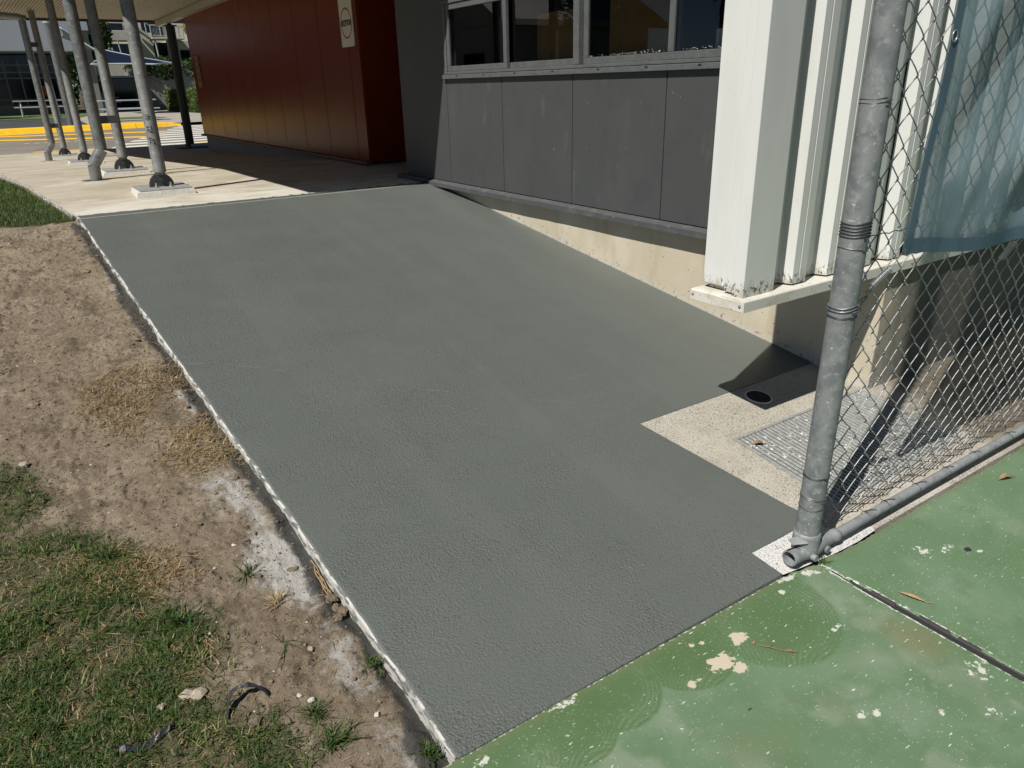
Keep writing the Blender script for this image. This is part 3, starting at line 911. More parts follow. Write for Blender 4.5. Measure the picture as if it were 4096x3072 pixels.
GC = [(-6, 19), (-0.9, 19), (-0.12, 12.2), (0.10, 9.23), (0.23, 7.79), (0.345, 6.70), (0.33, 6.56), (0.13, 6.60), (-0.13, 6.70), (-0.5, 6.6), (-6, 6.7)]
thatch = np.zeros_like(X)
for p in (GA, GB, GC):
    thatch = np.maximum(thatch, sstep(-0.09, 0.07, poly_dist(X, Y, p) + 0.10 * (fbm(X * 9, Y * 9, 77) - .5)))
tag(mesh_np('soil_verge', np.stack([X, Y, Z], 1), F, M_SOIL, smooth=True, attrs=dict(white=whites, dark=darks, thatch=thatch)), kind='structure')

# ---- walkway, road and what lies beyond the kerb
rowsw = []
for y in np.concatenate([[6.47], np.arange(6.6, 19.5, 0.2)]):
    xl = float(np.interp(y, [6.5, 6.64, 7.79, 9.23, 12.2, 19.4], [0.378, 0.365, 0.275, 0.155, -0.07, -0.9])) + 0.010 * (vn(y * 9, 2) - .5)
    rowsw.append((float(y), xl, 9.0))
o = sheet('walkway', rowsw, M_WALK, zw, 0.004)
mb = MB()   # the walkway's slab edge towards the grass
for i, (y, xl, xr) in enumerate(rowsw):
    mb.v += [(xl, y, zw(y) + 0.004), (xl - 0.006, y, zw(y) - 0.10)]
    if i: mb.f.append([2 * i - 2, 2 * i, 2 * i + 1, 2 * i - 1]); mb.s.append(False)
mb.add([(0.37, 6.47, zw(6.47) + .004), (3.46, 6.47, zw(6.47) + .004), (3.46, 6.47, .6), (0.37, 6.47, .6)], [(0, 3, 2, 1)])
tag(mb.build('walkway_edge', M_EDGE, origin=(0, 0, 0)), kind='structure')
sheet('road', [(y, -60, 60) for y in (19.38, 22, 24, 26, 28, 28.6)], M_ROAD, lambda y: zw(min(y, 28)) - 0.012)
sheet('asphalt_yard', [(28.2, -60, 2.7), (34, -60, 2.9), (40.2, -60, 3.1)], M_DARKASPH, lambda y: 0.642)
sheet('footpath', [(28.2, 2.7, 60), (34, 2.9, 60), (40.2, 3.1, 60), (47, 3.1, 60), (64, 3.1, 60)], M_PATH, lambda y: 0.640)
sheet('lawn', [(40.2, -60, 3.4), (44, -60, 4.2), (49, -60, 4.6)], M_LAWN, lambda y: 0.655)
sheet('rear_lawn', [(49, 4.9, 30), (56, 5.0, 30), (62, 5.2, 30)], M_LAWN, lambda y: 0.656)
mb = MB()
mb.add([(3.9, 34.5, .652), (6.1, 34.5, .652), (5.6, 37.5, .652), (3.9, 37.0, .652)], [(0, 1, 2, 3)])
tag(mb.build('lawn_patch', M_LAWN, origin=(0, 0, 0)), kind='structure')

# ---- painted markings on the road
road = bpy.data.objects['road']


def zroad(y): return zw(min(y, 28)) - 0.012


for k in range(10):
    y = 19.55 + k * 0.88
    xl = 2.0 + (y - 19.3) * 0.375
    mb = MB()
    mb.add([(xl, y, zroad(y) + .004), (xl + 4.6, y, zroad(y) + .004), (xl + 4.6, y + .46, zroad(y + .46) + .004), (xl + 0.17, y + .46, zroad(y + .46) + .004)], [(0, 1, 2, 3)])
    mb.build('crossing_stripe', M_WPAINT, road)
for (x0, y0_, x1, y1_, w) in ((-2.5, 27.3, 4.3, 25.0, .55), (-4.0, 26.6, 3.4, 22.9, .50), (0.6, 19.75, 2.0, 19.65, .22), (3.7, 19.62, 6.5, 19.5, .22)):
    mb = MB()
    dx, dy = x1 - x0, y1_ - y0_; l = math.hypot(dx, dy); px, py = -dy / l * w / 2, dx / l * w / 2
    n = 12; vs = []
    for i in range(n + 1):
        t = i / n
        x, y = x0 + dx * t, y0_ + dy * t
        vs += [(x - px, y - py, zroad(y - py) + .006), (x + px, y + py, zroad(y + py) + .006)]
    mb.add(vs, [(2 * i, 2 * i + 1, 2 * i + 3, 2 * i + 2) for i in range(n)])
    mb.build('painted_line', M_YELLOW, road)
for k in range(7):
    x = 0.55 + k * 0.22; y = 22.55 - k * .02
    mb = MB()
    mb.add([(x, y, zroad(y) + .008), (x + .12, y, zroad(y) + .008), (x + .12, y + .16, zroad(y + .16) + .008), (x, y + .16, zroad(y + .16) + .008)], [(0, 1, 2, 3)])
    mb.build('painted_dash', M_YELLOW, road)

k = thing('kerb', (1.0, 27.4, 0.54), 'bright yellow painted concrete kerb across the road beyond the columns', 'kerb')
xsK = [-5.0, -1.4, 1.62, 3.9, 5.35]
for i in range(4):
    x0, x1 = xsK[i] + 0.008, xsK[i + 1] - 0.008
    f = lambda x: 27.2 + 0.17 * x
    e = 0.0 if i < 3 else 0.07
    mb = MB()
    vs = []
    for x, t in ((x0, 0.705), (x1, 0.705 - e)):
        vs += [(x, f(x) - .06, .50), (x, f(x) + .10, t - .025), (x, f(x) + .16, t), (x, f(x) + .55, t), (x, f(x) + .55, .50)]
    fs = [(j, j + 1, 6 + j, 5 + j) for j in range(4)] + [(0, 4, 3, 2, 1), (5, 6, 7, 8, 9)]
    mb.add(vs, fs)
    mb.build('kerb_segment', M_YELLOW, k)

# ================================================================== GREY BUILDING
XW = 3.446          # foundation face
XP = 3.412          # face of the grey panels
g = thing('grey_building', (3.9, 4.5, 0.1), 'charcoal panelled building wall with a long sliding window above the ramp', 'building')
mb = MB()
mb.box(XW, 3.80, 1.872, 6.47, -0.1, 0.735)
mb.box(3.80, 9.0, 1.872, 2.12, -0.1, 0.735)
mb.build('foundation', M_FOUND, g)
# broken arris stones on the foundation corner
seams = [7.02, 6.098, 5.208, 4.308, 3.400, 2.500, 1.95]
for i in range(1, len(seams) - 1):
    a, b = seams[i + 1] + 0.004, seams[i] - 0.004
    mb = MB(); mb.bevbox(XP, XP + 0.012, a, b, 0.772, 1.650, 0.002)
    mb.build('panel', M_GREY, g)
# the end panel above the window line and the piers
for (a, b, z0, z1) in ((6.102, 7.016, 0.772, 3.15), (1.95, 6.094, 2.262, 3.15)):
    mb = MB(); mb.bevbox(XP, XP + 0.012, a, b, z0, z1, 0.002); mb.build('panel', M_GREY, g)
mb = MB()
mb.box(XP + 0.013, 3.60, 1.94, 7.01, 0.742, 1.66)
mb.box(XP + 0.013, 3.60, 6.10, 7.01, 1.66, 3.15)
mb.box(XP + 0.013, 3.60, 1.94, 6.10, 2.27, 3.15)
mb.box(3.604, 9.0, 6.85, 7.01, 0.5, 3.15)
mb.build('wall_core', M_GAP, g)
mb = MB()
mb.bevbox(3.50, 9.0, 7.012, 7.024, 0.742, 3.14, 0.002)
mb.build('return_panel', M_GREY, g)
# ledge under the panels
mb = MB()
vs = []
for y in np.linspace(1.95, 6.50, 40):
    j = 0.004 * (vn(y * 8, 1.0, 3) - 0.5)
    vs += [(XP - 0.052 + j, y, 0.716), (XP - 0.054 + j, y, 0.752 + j), (XP - 0.002, y, 0.768), (XP - 0.002, y, 0.716)]
mb.add(vs, [(i * 4 + k_, i * 4 + (k_ + 1) % 4, i * 4 + 4 + (k_ + 1) % 4, i * 4 + 4 + k_) for i in range(39) for k_ in range(4)] + [(0, 1, 2, 3), (159, 158, 157, 156)])
mb.build('ledge', M_LEDGE, g)
mb = MB(); mb.bevbox(3.33, 3.408, 6.52, 7.09, 0.737, 0.775, 0.003)
mb.build('end_ledge', M_LEDGE, g)
# sill flashing with drip holes
mb = MB()
mb.bevbox(XP - 0.030, XP - 0.001, 1.95, 6.115, 1.650, 1.684, 0.003)
sill = mb.build('window_sill', M_FRAME, g)
for y in (5.85, 5.42, 4.98, 4.50, 4.00, 3.55, 3.12):
    mb = MB(); mb.box(XP - 0.0318, XP - 0.0302, y - 0.012, y + 0.012, 1.670, 1.679)
    mb.build('drip_hole', M_GAP, sill)
# window: outer frame, sashes, panes
wd = MB()
fz0, fz1 = 1.6865, 2.262
wd.bevbox(XP - 0.018, XP + 0.07, 1.95, 6.085, fz0, 1.708, 0.003)
wd.bevbox(XP - 0.018, XP + 0.07, 1.95, 6.085, fz1 - 0.028, fz1, 0.003)
for (a, b) in ((6.047, 6.084), (4.225, 4.285), (2.42, 2.48)):
    wd.bevbox(XP - 0.017, XP + 0.069, a, b, 1.7085, fz1 - 0.0285, 0.003)
win = wd.build('window', M_FRAME, g)
LITE = [(6.045, 5.115, 0.0), (5.205, 4.287, 0.032), (4.223, 3.335, 0.032), (3.40, 2.482, 0.0)]
for (b, a, off) in LITE:
    x0, x1 = XP - 0.008 + off, XP + 0.020 + off
    s_ = MB()
    s_.bevbox(x0, x1, a, b, 1.7095, 1.752, 0.002)
    s_.bevbox(x0, x1, a, b, 2.188, 2.2325, 0.002)
    s_.bevbox(x0, x1, a, a + 0.045, 1.7525, 2.1875, 0.002)
    s_.bevbox(x0, x1, b - 0.045, b, 1.7525, 2.1875, 0.002)
    s_.build('sash', M_FRAME, win)
    p_ = MB()
    p_.add([(x0 + 0.013, a + 0.046, 1.753), (x0 + 0.013, b - 0.046, 1.753), (x0 + 0.013, b - 0.046, 2.187), (x0 + 0.013, a + 0.046, 2.187)], [(3, 2, 1, 0)])
    p_.build('pane', M_GLASS, win)
# dark room behind, roof slab above
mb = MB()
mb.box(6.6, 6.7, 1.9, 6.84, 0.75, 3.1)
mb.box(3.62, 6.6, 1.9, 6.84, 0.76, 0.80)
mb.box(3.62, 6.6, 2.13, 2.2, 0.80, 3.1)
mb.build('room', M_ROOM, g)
mb = MB(); mb.bevbox(3.40, 9.2, 1.7, 7.06, 3.152, 3.34, 0.01)
mb.build('roof', M_ROOF, g)

# boards standing inside the windows
mb = MB(); mb.bevbox(3.56, 3.566, 4.30, 4.925, 1.62, 2.075, 0.001)
tag(mb.build('brown_board', M_CARD), 'brown board standing behind the second window pane from the far end', 'board')
mb = MB(); mb.bevbox(3.56, 3.566, 3.45, 4.10, 1.62, 2.115, 0.001)
tag(mb.build('brown_board', M_CARD), 'wider brown board behind the third pane, above flaking white paint', 'board')
t = thing('paper_notice', (3.545, 2.95, 1.72), 'white paper notice behind the last window pane beside the white corner', 'notice')
mb = MB(); mb.box(3.545, 3.547, 2.80, 3.16, 1.70, 1.862); mb.build('sheet', M_PAPER, t)
Mt = Matrix(((0, 0, -1, 3.5445), (-1, 0, 0, 2.985), (0, 1, 0, 1.842), (0, 0, 0, 1)))
text_mesh('lettering', 'UK', 0.06, M_BLACK, t, Mt)
# flaked paint spatters on the glass (real chips stuck along the foot of the panes)
mb = MB()
for i in range(110):
    a, b = random.choice([(3.40, 4.16), (3.45, 3.95), (2.95, 3.30)])
    y = random.uniform(a, b); z = 1.756 + abs(random.gauss(0, 0.006)) ; r = random.uniform(0.0008, 0.0032)
    xx = XP + (0.0225 if y > 3.36 else -0.0015)
    n = random.randint(4, 6); ph = random.random() * 6
    mb.add([(xx, y + r * random.uniform(.6, 1.4) * math.cos(ph + 6.283 * q / n), z + r * random.uniform(.5, 1.3) * math.sin(ph + 6.283 * q / n)) for q in range(n)] +
           [(xx - 0.001, y, z)], [(q, (q + 1) % n, n) for q in range(n)])
mb.build('paint_flakes', M_PVC, win)['kind'] = 'stuff'

# ================================================================== RED BUILDING
XR = 3.55
r = thing('red_building', (4.5, 12.4, 0.47), 'dark red panel clad building under the canopy beside the walkway', 'building')
sm = [16.58, 15.70, 14.80, 13.91, 13.02, 12.14, 11.24, 10.35, 9.45, 8.555, 8.262]
for i in range(len(sm) - 1):
    mb = MB(); mb.bevbox(XR, XR + 0.014, sm[i + 1] + 0.005, sm[i] - 0.005, 0.800, 3.18, 0.003)
    mb.build('panel', M_RED, r)
for i in range(5):
    mb = MB(); mb.bevbox(XR + 0.014 + i * 0.9, XR + 0.010 + (i + 1) * 0.9, 8.262, 8.276, 0.78, 3.18, 0.003)
    mb.build('end_panel', M_RED, r)
mb = MB(); mb.box(XR + 0.015, 8.0, 8.277, 16.56, 0.78, 3.19)
mb.build('wall_core', M_GAP, r)
mb = MB(); mb.bevbox(XR - 0.045, XR + 0.013, 8.24, 16.64, 0.765, 0.799, 0.004)
mb.build('base_trim', M_REDTRIM, r)
mb = MB(); mb.box(XR + 0.03, 7.9, 8.30, 16.52, 0.2, 0.764)
mb.build('footing', M_BGREY, r)
# sign
s_ = thing('reception_sign', (XR - 0.012, 8.52, 2.02), 'cream rectangular wall sign with a red ring and black lettering on the red wall', 'sign')
mb = MB()
ya, yb_, za, zb = 8.35, 8.715, 2.028, 2.62
rc = 0.03; prof = []
for (cy_, cz_, a0) in ((yb_ - rc, zb - rc, 0), (ya + rc, zb - rc, 90), (ya + rc, za + rc, 180), (yb_ - rc, za + rc, 270)):
    for q in range(5):
        an = math.radians(a0 + q * 22.5); prof.append((cy_ + rc * math.cos(an), cz_ + rc * math.sin(an)))
mb.prism(prof, 'x', XR - 0.012, XR - 0.004)
mb.build('board', M_SIGN, s_)
mb = MB(); cyc, czc, ro, ri = 8.532, 2.268, 0.157, 0.139
vs = []; n = 48
for q in range(n):
    an = 2 * math.pi * q / n
    vs += [(XR - 0.0135, cyc + ro * math.cos(an), czc + ro * math.sin(an)), (XR - 0.0135, cyc + ri * math.cos(an), czc + ri * math.sin(an))]
mb.add(vs, [(2 * q, 2 * q + 1, (2 * q + 3) % (2 * n), (2 * q + 2) % (2 * n)) for q in range(n)])
mb.build('ring', M_SIGNRED, s_)
Mt = Matrix(((0, 0, -1, XR - 0.0135), (-1, 0, 0, cyc), (0, 1, 0, czc), (0, 0, 0, 1)))
text_mesh('lettering', 'RECEPTION', 0.085, M_BLACK, s_, Mt, sx=0.60, bold=0.002)
t = thing('wall_plate', (XR - 0.01, 16.1, 1.7), 'narrow brass coloured plate fixed at the far end of the red wall', 'plaque')
mb = MB(); mb.bevbox(XR - 0.016, XR - 0.001, 15.92, 16.22, 1.68, 2.24, 0.003); mb.build('plate', M_BRASS, t)
mb = MB()
for q in range(4): mb.bevbox(XR - 0.021, XR - 0.017, 15.99, 16.15, 1.78 + q * .11, 1.83 + q * .11, 0.001)
mb.build('button', M_DARKSTEEL, t)

# ================================================================== CANOPY
c = thing('canopy', (2.5, 13.0, 3.1), 'walkway canopy roof with a ribbed cream soffit above the red wall', 'canopy')
ZC = 3.03


def cl_x(y): return 0.665 - 0.042 * (y - 6.01)


mb = MB()          # ribbed soffit: ribs run along the walkway
nrib = 62
vs = []; fs = []
pro = []
for i in range(nrib):
    u = i / nrib
    pro += [(u, 0.0), (u + 0.35 / nrib, 0.0), (u + 0.5 / nrib, 0.022), (u + 0.85 / nrib, 0.022)]
pro.append((1.0, 0.0))
ysr = [6.03, 7.02, 7.06, 9.5, 13.2, 13.22, 16.0, 18.85]
for y in ysr:
    a = cl_x(y); b = 3.405 if y < 7.04 else 3.545
    f0 = -0.0995 if y < 6.2 else 0.0
    for (u, w) in pro:
        x = a + (b - a) * u
        vs.append((x, y + f0 * (x - 0.665), ZC + w + 0.012 * (y > 13.21)))
n = len(pro)
fs = [(i * n + j, i * n + j + 1, (i + 1) * n + j + 1, (i + 1) * n + j) for i in range(len(ysr) - 1) for j in range(n - 1)]
mb.add(vs, fs); mb.build('soffit', M_SOFFIT, c)
mb = MB()
vs = []
for y in (6.01, 18.88):
    for x in (cl_x(y) - .02, 3.405):
        yy = y - 0.0995 * (x - .665) * (y < 7)
        vs += [(x, yy, ZC + .05), (x, yy, ZC + .12)]
mb.add(vs, [(0, 2, 6, 4), (1, 5, 7, 3), (0, 1, 3, 2), (2, 3, 7, 6), (6, 7, 5, 4), (4, 5, 1, 0)])
mb.build('roof_sheet', M_ROOF, c)
mb = MB(); mb.bevbox(3.410, 8.9, 7.03, 8.255, ZC + .03, ZC + .14, .004); mb.build('entry_ceiling', M_SOFFIT, c)
mb = MB(); mb.bevbox(3.407, 3.547, 8.262, 18.86, ZC + .06, ZC + .13, .004); mb.build('wall_flashing', M_ROOF, c)
mb = MB()
xa = cl_x(5.99) - .03; ya_ = 5.99; yb2 = 5.99 - .0995 * (3.405 - .665)
mb.add([(xa, ya_, ZC - .02), (3.405, yb2, ZC - .02), (3.405, yb2, ZC + .16), (xa, ya_, ZC + .16),
        (xa, ya_ + .02, ZC - .02), (3.405, yb2 + .02, ZC - .02), (3.405, yb2 + .02, ZC + .16), (xa, ya_ + .02, ZC + .16)],
       [(0, 1, 2, 3), (7, 6, 5, 4), (0, 4, 5, 1), (3, 2, 6, 7)])
mb.build('fascia', M_FASCIA, c)
mb = MB()
mb.bevbox(cl_x(18.9) - .03, 5.5, 18.86, 18.90, ZC - .03, ZC + .18, .003)
mb.build('fascia', M_FASCIA, c)
mb = MB()
vs = []
for y in (6.01, 18.85):
    x = cl_x(y)
    vs += [(x - .05, y, ZC - .015), (x - .004, y, ZC - .015), (x - .004, y, ZC + .16), (x - .05, y, ZC + .16)]
mb.add(vs, [(0, 1, 5, 4), (1, 2, 6, 5), (2, 3, 7, 6), (3, 0, 4, 7), (0, 3, 2, 1), (4, 5, 6, 7)])
mb.build('gutter', M_SOFFIT, c)
mb = MB()
mb.box(3.42, 3.54, 8.6, 18.8, ZC - .11, ZC - .004)
mb.build('beam', M_SOFFIT, c)
mb = MB(); mb.bevbox(cl_x(13.2) + .05, 3.40, 13.17, 13.25, ZC - 0.012, ZC - .002, 0.002)
mb.build('sheet_joint', M_FASCIA, c)

# ---- columns on hinged shoes
def column(x, y, label):
    z = zw(y) + 0.004
    t = thing('canopy_column', (x, y, z), label, 'column', 'galvanised canopy columns')
    mb = MB()
    prof = [(x - .27, y - .30, .0), (x + .24, y - .27, 0), (x + .27, y + .30, 0), (x - .24, y + .27, 0)]
    vs = [(a, b, z - .02) for a, b, _ in prof] + [(a + (x - a) * .06, b + (y - b) * .06, z + .045) for a, b, _ in prof]
    mb.add(vs, [(4, 5, 6, 7), (0, 1, 5, 4), (1, 2, 6, 5), (2, 3, 7, 6), (3, 0, 4, 7)])
    mb.build('grout_plinth', M_PLINTH, t)
    mb = MB(); mb.bevbox(x - .225, x + .215, y - .24, y + .24, z + .046, z + .058, 0.002)
    mb.build('base_plate', M_PLATE, t)
    mb = MB()
    prof = [(x + .105 * math.cos(a), z + .0585 + .118 * math.sin(a)) for a in np.linspace(0, math.pi, 17)]
    mb.prism(prof, 'y', y - .028, y - .008); mb.prism(prof, 'y', y + .008, y + .028)
    mb.build('shoe', M_SHOE, t)
    mb = MB(); mb.tube([(x, y - .055, z + .115), (x, y + .055, z + .115)], .019, 6)
    mb.tube([(x, y - .064, z + .115), (x, y - .054, z + .115)], .012, 8)
    mb.build('pivot_bolt', M_SHOE, t)
    mb = MB()
    for dx in (-.062, .062):
        mb.tube([(x + dx, y - .10, z + .058), (x + dx, y - .10, z + .074)], .016, 6)
        mb.tube([(x + dx, y - .10, z + .074), (x + dx, y - .10, z + .098)], .009, 8)
    mb.build('anchor_bolt', M_PLATE, t)
    mb = MB()
    mb.tube([(x + .004, y, z + .165), (x + .004, y, z + .185)], .045, 20)
    mb.tube([(x + .004, y, z + .185), (x + .004, y, z + .215), (x + .006, y, z + .222), (x + .012, y, ZC + .0)], [.0565, .0565, .0545, .0545], 28)
    mb.build('tube', M_GALV_POST, t)
    return t


t = column(1.175, 7.58, 'galvanised steel canopy column nearest the ramp, on a white grout plinth')
z = zw(7.58)
for i, (s, h) in enumerate((('20', 1.235), ('02', 1.335), ('46', 1.435))):
    Mt = Matrix.Translation((1.183 - 0.028, 7.58 - 0.0495, h - 0.03)) @ Matrix.Rotation(math.radians(-30), 4, 'Z') @ Matrix(((0, -1, 0, 0), (0, 0, -1, 0), (1, 0, 0, 0), (0, 0, 0, 1)))
    text_mesh('embossed_number', s, 0.058, M_GALV_POST, t, Mt, extrude=0.0022)
column(1.17, 9.90, 'galvanised steel canopy column second from the ramp, behind the bent downpipe')
column(1.10, 13.8, 'galvanised steel canopy column third from the ramp')
column(1.04, 17.1, 'galvanised steel canopy column farthest from the ramp, by the road')


def downpipe(x, y, top, label, r=.058, elbow=False, px=None):
    z = zw(y) + .004
    t = thing('downpipe', (x, y, z), label, 'downpipe', 'galvanised downpipes')
    mb = MB(); mb.tube([(x, y, z - .01), (x + .006, y, z + .155)], r, 26); mb.build('spout', M_GALV_PIPE, t)
    mb = MB(); mb.tube([(x + .006, y, z + .15), (x + .012, y, z + .165), (x + .10, y, z + .285), (x + .108, y, z + .30)], [r * 1.02, r * 1.03, r * 1.03, r * 1.02], 26)
    mb.build('offset_bend', M_GALV_PIPE, t)
    mb = MB()
    path = [(x + .108, y, z + .295), (x + .125, y, top)]
    mb.tube(path, r, 26)
    if elbow:
        mb.tube([(x + .19, y, top - .03), (x + .06, y, top - .0), (x - 1.1, y - .02, top + .08)], r * .95, 18)
    mb.build('pipe', M_GALV_PIPE, t)
    for zz in (z + .56, z + 1.9):
        mb = MB()
        mb.bevbox(x + .16, px - .045, y - .02, y + .035, zz, zz + .075, .003)
        mb.build('strap', M_SHOE, t)
    mb = MB()
    vs = [(x + .12 * math.cos(a) * (1 + .3 * vn(a * 2, 1)), y + .10 * math.sin(a), z + .0015) for a in np.linspace(0, 2 * math.pi, 14)[:-1]]
    mb.add(vs, [list(range(13))]); mb.build('seal', M_SHOE, t)
    return t


downpipe(0.785, 9.12, ZC - .01, 'bent galvanised downpipe nearest the ramp, with a bright kinked foot', px=1.17)
downpipe(0.715, 16.3, 2.86, 'bent galvanised downpipe by the road, turning left under the canopy', elbow=True, px=1.04)

dy_ = 17.75
t = thing('dark_column', (3.48, dy_, zw(dy_)), 'slim dark painted double column at the far end of the red wall', 'column')
zz = zw(dy_)
mb = MB(); mb.bevbox(3.20, 3.85, dy_ - .3, dy_ + .3, zz, zz + .03, .004); mb.build('base_plate', M_SHOE, t)
mb = MB(); mb.tube([(3.44, dy_, zz + .03), (3.465, dy_, 2.86)], .052, 14); mb.build('tube', M_DARKSTEEL, t)
mb = MB(); mb.tube([(3.53, dy_ + .05, zz + .08), (3.56, dy_ + .05, 2.86)], .045, 14); mb.build('tube', M_DARKSTEEL, t)
mb = MB(); mb.bevbox(3.39, 3.62, dy_ - .09, dy_ + .12, 2.86, 2.88, .003); mb.prism([(3.44, 2.88), (3.56, 2.88), (3.52, 2.915), (3.47, 2.915)], 'y', dy_ - .02, dy_ + .02); mb.build('head', M_DARKSTEEL, t)

# ================================================================== WHITE SCREEN WALL
WX, WY0, WY1, WZ = 2.385, 1.880, 2.118, 0.715
w = thing('white_screen_wall', (3.5, 2.0, WZ), 'white ribbed metal screen wall with a boxed corner, above the grate', 'wall')
# ribbed cladding on the face towards the court
mb = MB()
pitch = 0.246
prof = []
x = 2.575
yf = WY0 + 0.066          # back of the pans; crests come forward
while x < 8.8:
    prof += [(x, yf), (x + .048, yf), (x + .0495, yf - .005), (x + .055, yf - .005), (x + .0565, yf), (x + .112, yf), (x + .134, yf - .060), (x + .172, yf - .061), (x + .173, yf - .0575), (x + .179, yf - .0575), (x + .180, yf - .061), (x + .226, yf - .060), (x + .240, yf)]
    x += pitch
vs = []
for (u, v_) in prof: vs += [(u, v_, WZ + .055), (u, v_, 3.14)]
mb.add(vs, [(2 * i, 2 * i + 2, 2 * i + 3, 2 * i + 1) for i in range(len(prof) - 1)])
mb.build('ribbed_sheet', M_WHITE, w)
# core behind the sheet
mb = MB(); mb.box(2.43, 9.0, yf + .004, WY1 - .02, WZ + .05, 3.14); mb.build('wall_core', M_WHITE, w)
# boxed corner: front trim folded round onto the end face, lapped over the end pan
mb = MB()
mb.bevbox(WX, 2.582, WY0 + .002, WY0 + .060, WZ + .040, 3.14, .003)
mb.build('corner_trim', M_WHITE, w)
mb = MB()
mb.bevbox(WX + .012, 2.44, WY0 + .0605, WY0 + .112, WZ + .055, 3.14, .003)
mb.build('lap_strip', M_WHITE, w)
mb = MB()
mb.bevbox(WX + .022, 2.44, WY0 + .1125, WY1, WZ + .068, 3.14, .004)
mb.build('end_pan', M_WHITE, w)
# base flashing, two folded lengths
mb = MB()
mb.prism([(WX - .030, WZ), (WX + .09, WZ), (WX + .09, WZ + .046), (WX + .0, WZ + .046), (WX - .026, WZ + .044), (WX - .030, WZ + .040)], 'y', WY0 - .026, WY1 + .016)
f1 = mb.build('end_flashing', M_FLASH, w)
mb = MB()
mb.prism([(WY0 - .032, WZ - .002), (WY0 + .09, WZ - .002), (WY0 + .09, WZ + .046), (WY0 + .0, WZ + .0475), (WY0 - .028, WZ + .0455), (WY0 - .032, WZ + .041)], 'x', WX - .028, 9.0)
f2 = mb.build('front_flashing', M_FLASH, w)
mb = MB()
def rivet(mb, p, d, r=.006):
    p = Vector(p); d = Vector(d)
    mb.tube([p, p + d * .0012], r * 1.3, 12); mb.tube([p + d * .0012, p + d * .004, p + d * .0052], [r * .8, r * .65, r * .25], 10)
rivet(mb, (WX - .030, WY1 + .004, WZ + .024), (-1, 0, 0)); rivet(mb, (WX - .030, WY0 - .012, WZ + .022), (-1, 0, 0))
mb.build('rivet', M_PLATE, f1)
mb = MB()
for x in (2.93, 3.6, 4.3): rivet(mb, (x, WY0 - .032, WZ + .025), (0, -1, 0))
mb.build('rivet', M_PLATE, f2)
mb = MB()
rivet(mb, (2.53, WY0 + .002, WZ + .085), (0, -1, 0)); rivet(mb, (WX + .012, WY0 + .10, WZ + .085), (-1, 0, 0))
mb.build('rivet', M_PLATE, w)

# ================================================================== FENCE
FX, FY = 2.050, 1.240
KF = 0.939
fz = zr(FY)
fn = thing('chain_link_fence', (FX, FY, 0.02), 'chain link fence with a thick galvanised end post beside the green court', 'fence')
mb = MB()
mb.tube([(FX, FY, 0.10), (FX + .006, FY, 1.2), (FX + .016, FY, 3.68)], .0410, 40)
mb.build('end_post', M_GALV, fn)
mb = MB()
RY, RZ = FY - .012, 0.050
mb.tube([(FX + .17, RY - .004, RZ), (FX + .6, RY - .002, RZ + .002), (FX + 1.6, RY - .002, RZ + .002), (5.4, RY - .004, RZ)], .0185, 28)
mb.build('bottom_rail', M_GALV_RAIL, fn)
mb = MB(); mb.tube([(FX, FY, 3.62), (5.4, FY, 3.62)], .024, 18); mb.build('top_rail', M_GALV_RAIL, fn)
mb = MB(); mb.tube([(5.36, FY, 0.0), (5.36, FY, 3.68)], .0410, 24); mb.build('far_post', M_GALV, fn)
# cast tee fitting at the foot: a socket for the post, a socket for the rail and an open broken stub
mb = MB()
n = 28
ax = Vector((1, -0.03, 0)).normalized()
cz0 = 0.044


def ringp(cen, r, rz=None):
    rz = rz or r
    return [cen + Vector((0, 1, 0)) * r * math.cos(2 * math.pi * k / n) + Vector((0, 0, 1)) * rz * math.sin(2 * math.pi * k / n) for k in range(n)]


st = [(-.098, .0285), (-.088, .0305), (-.075, .0292), (-.055, .0280), (-.03, .030), (0, .036), (.03, .035), (.055, .030), (.075, .026), (.09, .0235), (.115, .0225), (.140, .0220), (.143, .0245), (.166, .0245), (.168, .020)]
vs = []
for (u, rr) in st:
    vs += ringp(Vector((FX, FY - .010, cz0 + .004)) + ax * u, rr)
fs = []
for i in range(len(st) - 1):
    for q in range(n):
        if i < 3 and 5 <= q <= 8: continue       # the broken upper lip
        fs.append((i * n + q, i * n + (q + 1) % n, (i + 1) * n + (q + 1) % n, (i + 1) * n + q))
mb.add(vs, fs, True)
vs = []          # inner wall of the stub
for (u, rr) in ((-.098, .0245), (-.055, .023), (-.03, .022)):
    vs += ringp(Vector((FX, FY - .010, cz0 + .004)) + ax * u, rr)
mb.add(vs, [(i * n + q, (i + 1) * n + q, (i + 1) * n + (q + 1) % n, i * n + (q + 1) % n) for i in range(2) for q in range(n)] + [list(range(2 * n, 3 * n))], True)
vs = []
for (u, rr) in ((-.098, .0285), (-.098, .0245)):
    vs += ringp(Vector((FX, FY - .010, cz0 + .004)) + ax * u, rr)
mb.add(vs, [(q, n + q, n + (q + 1) % n, (q + 1) % n) for q in range(n) if not 5 <= q <= 8])
mb.tube([(FX, FY, .045), (FX, FY, .085), (FX, FY, .105), (FX, FY, .118), (FX, FY, .122)], [.046, .047, .0465, .046, .042], n)
# lug and bolt boss
mb.tube([(FX - .012, FY - .040, .040), (FX - .012, FY - .058, .040)], .012, 12)
mb.tube([(FX + .075, FY - .030, .034), (FX + .075, FY - .047, .034)], .014, 12)
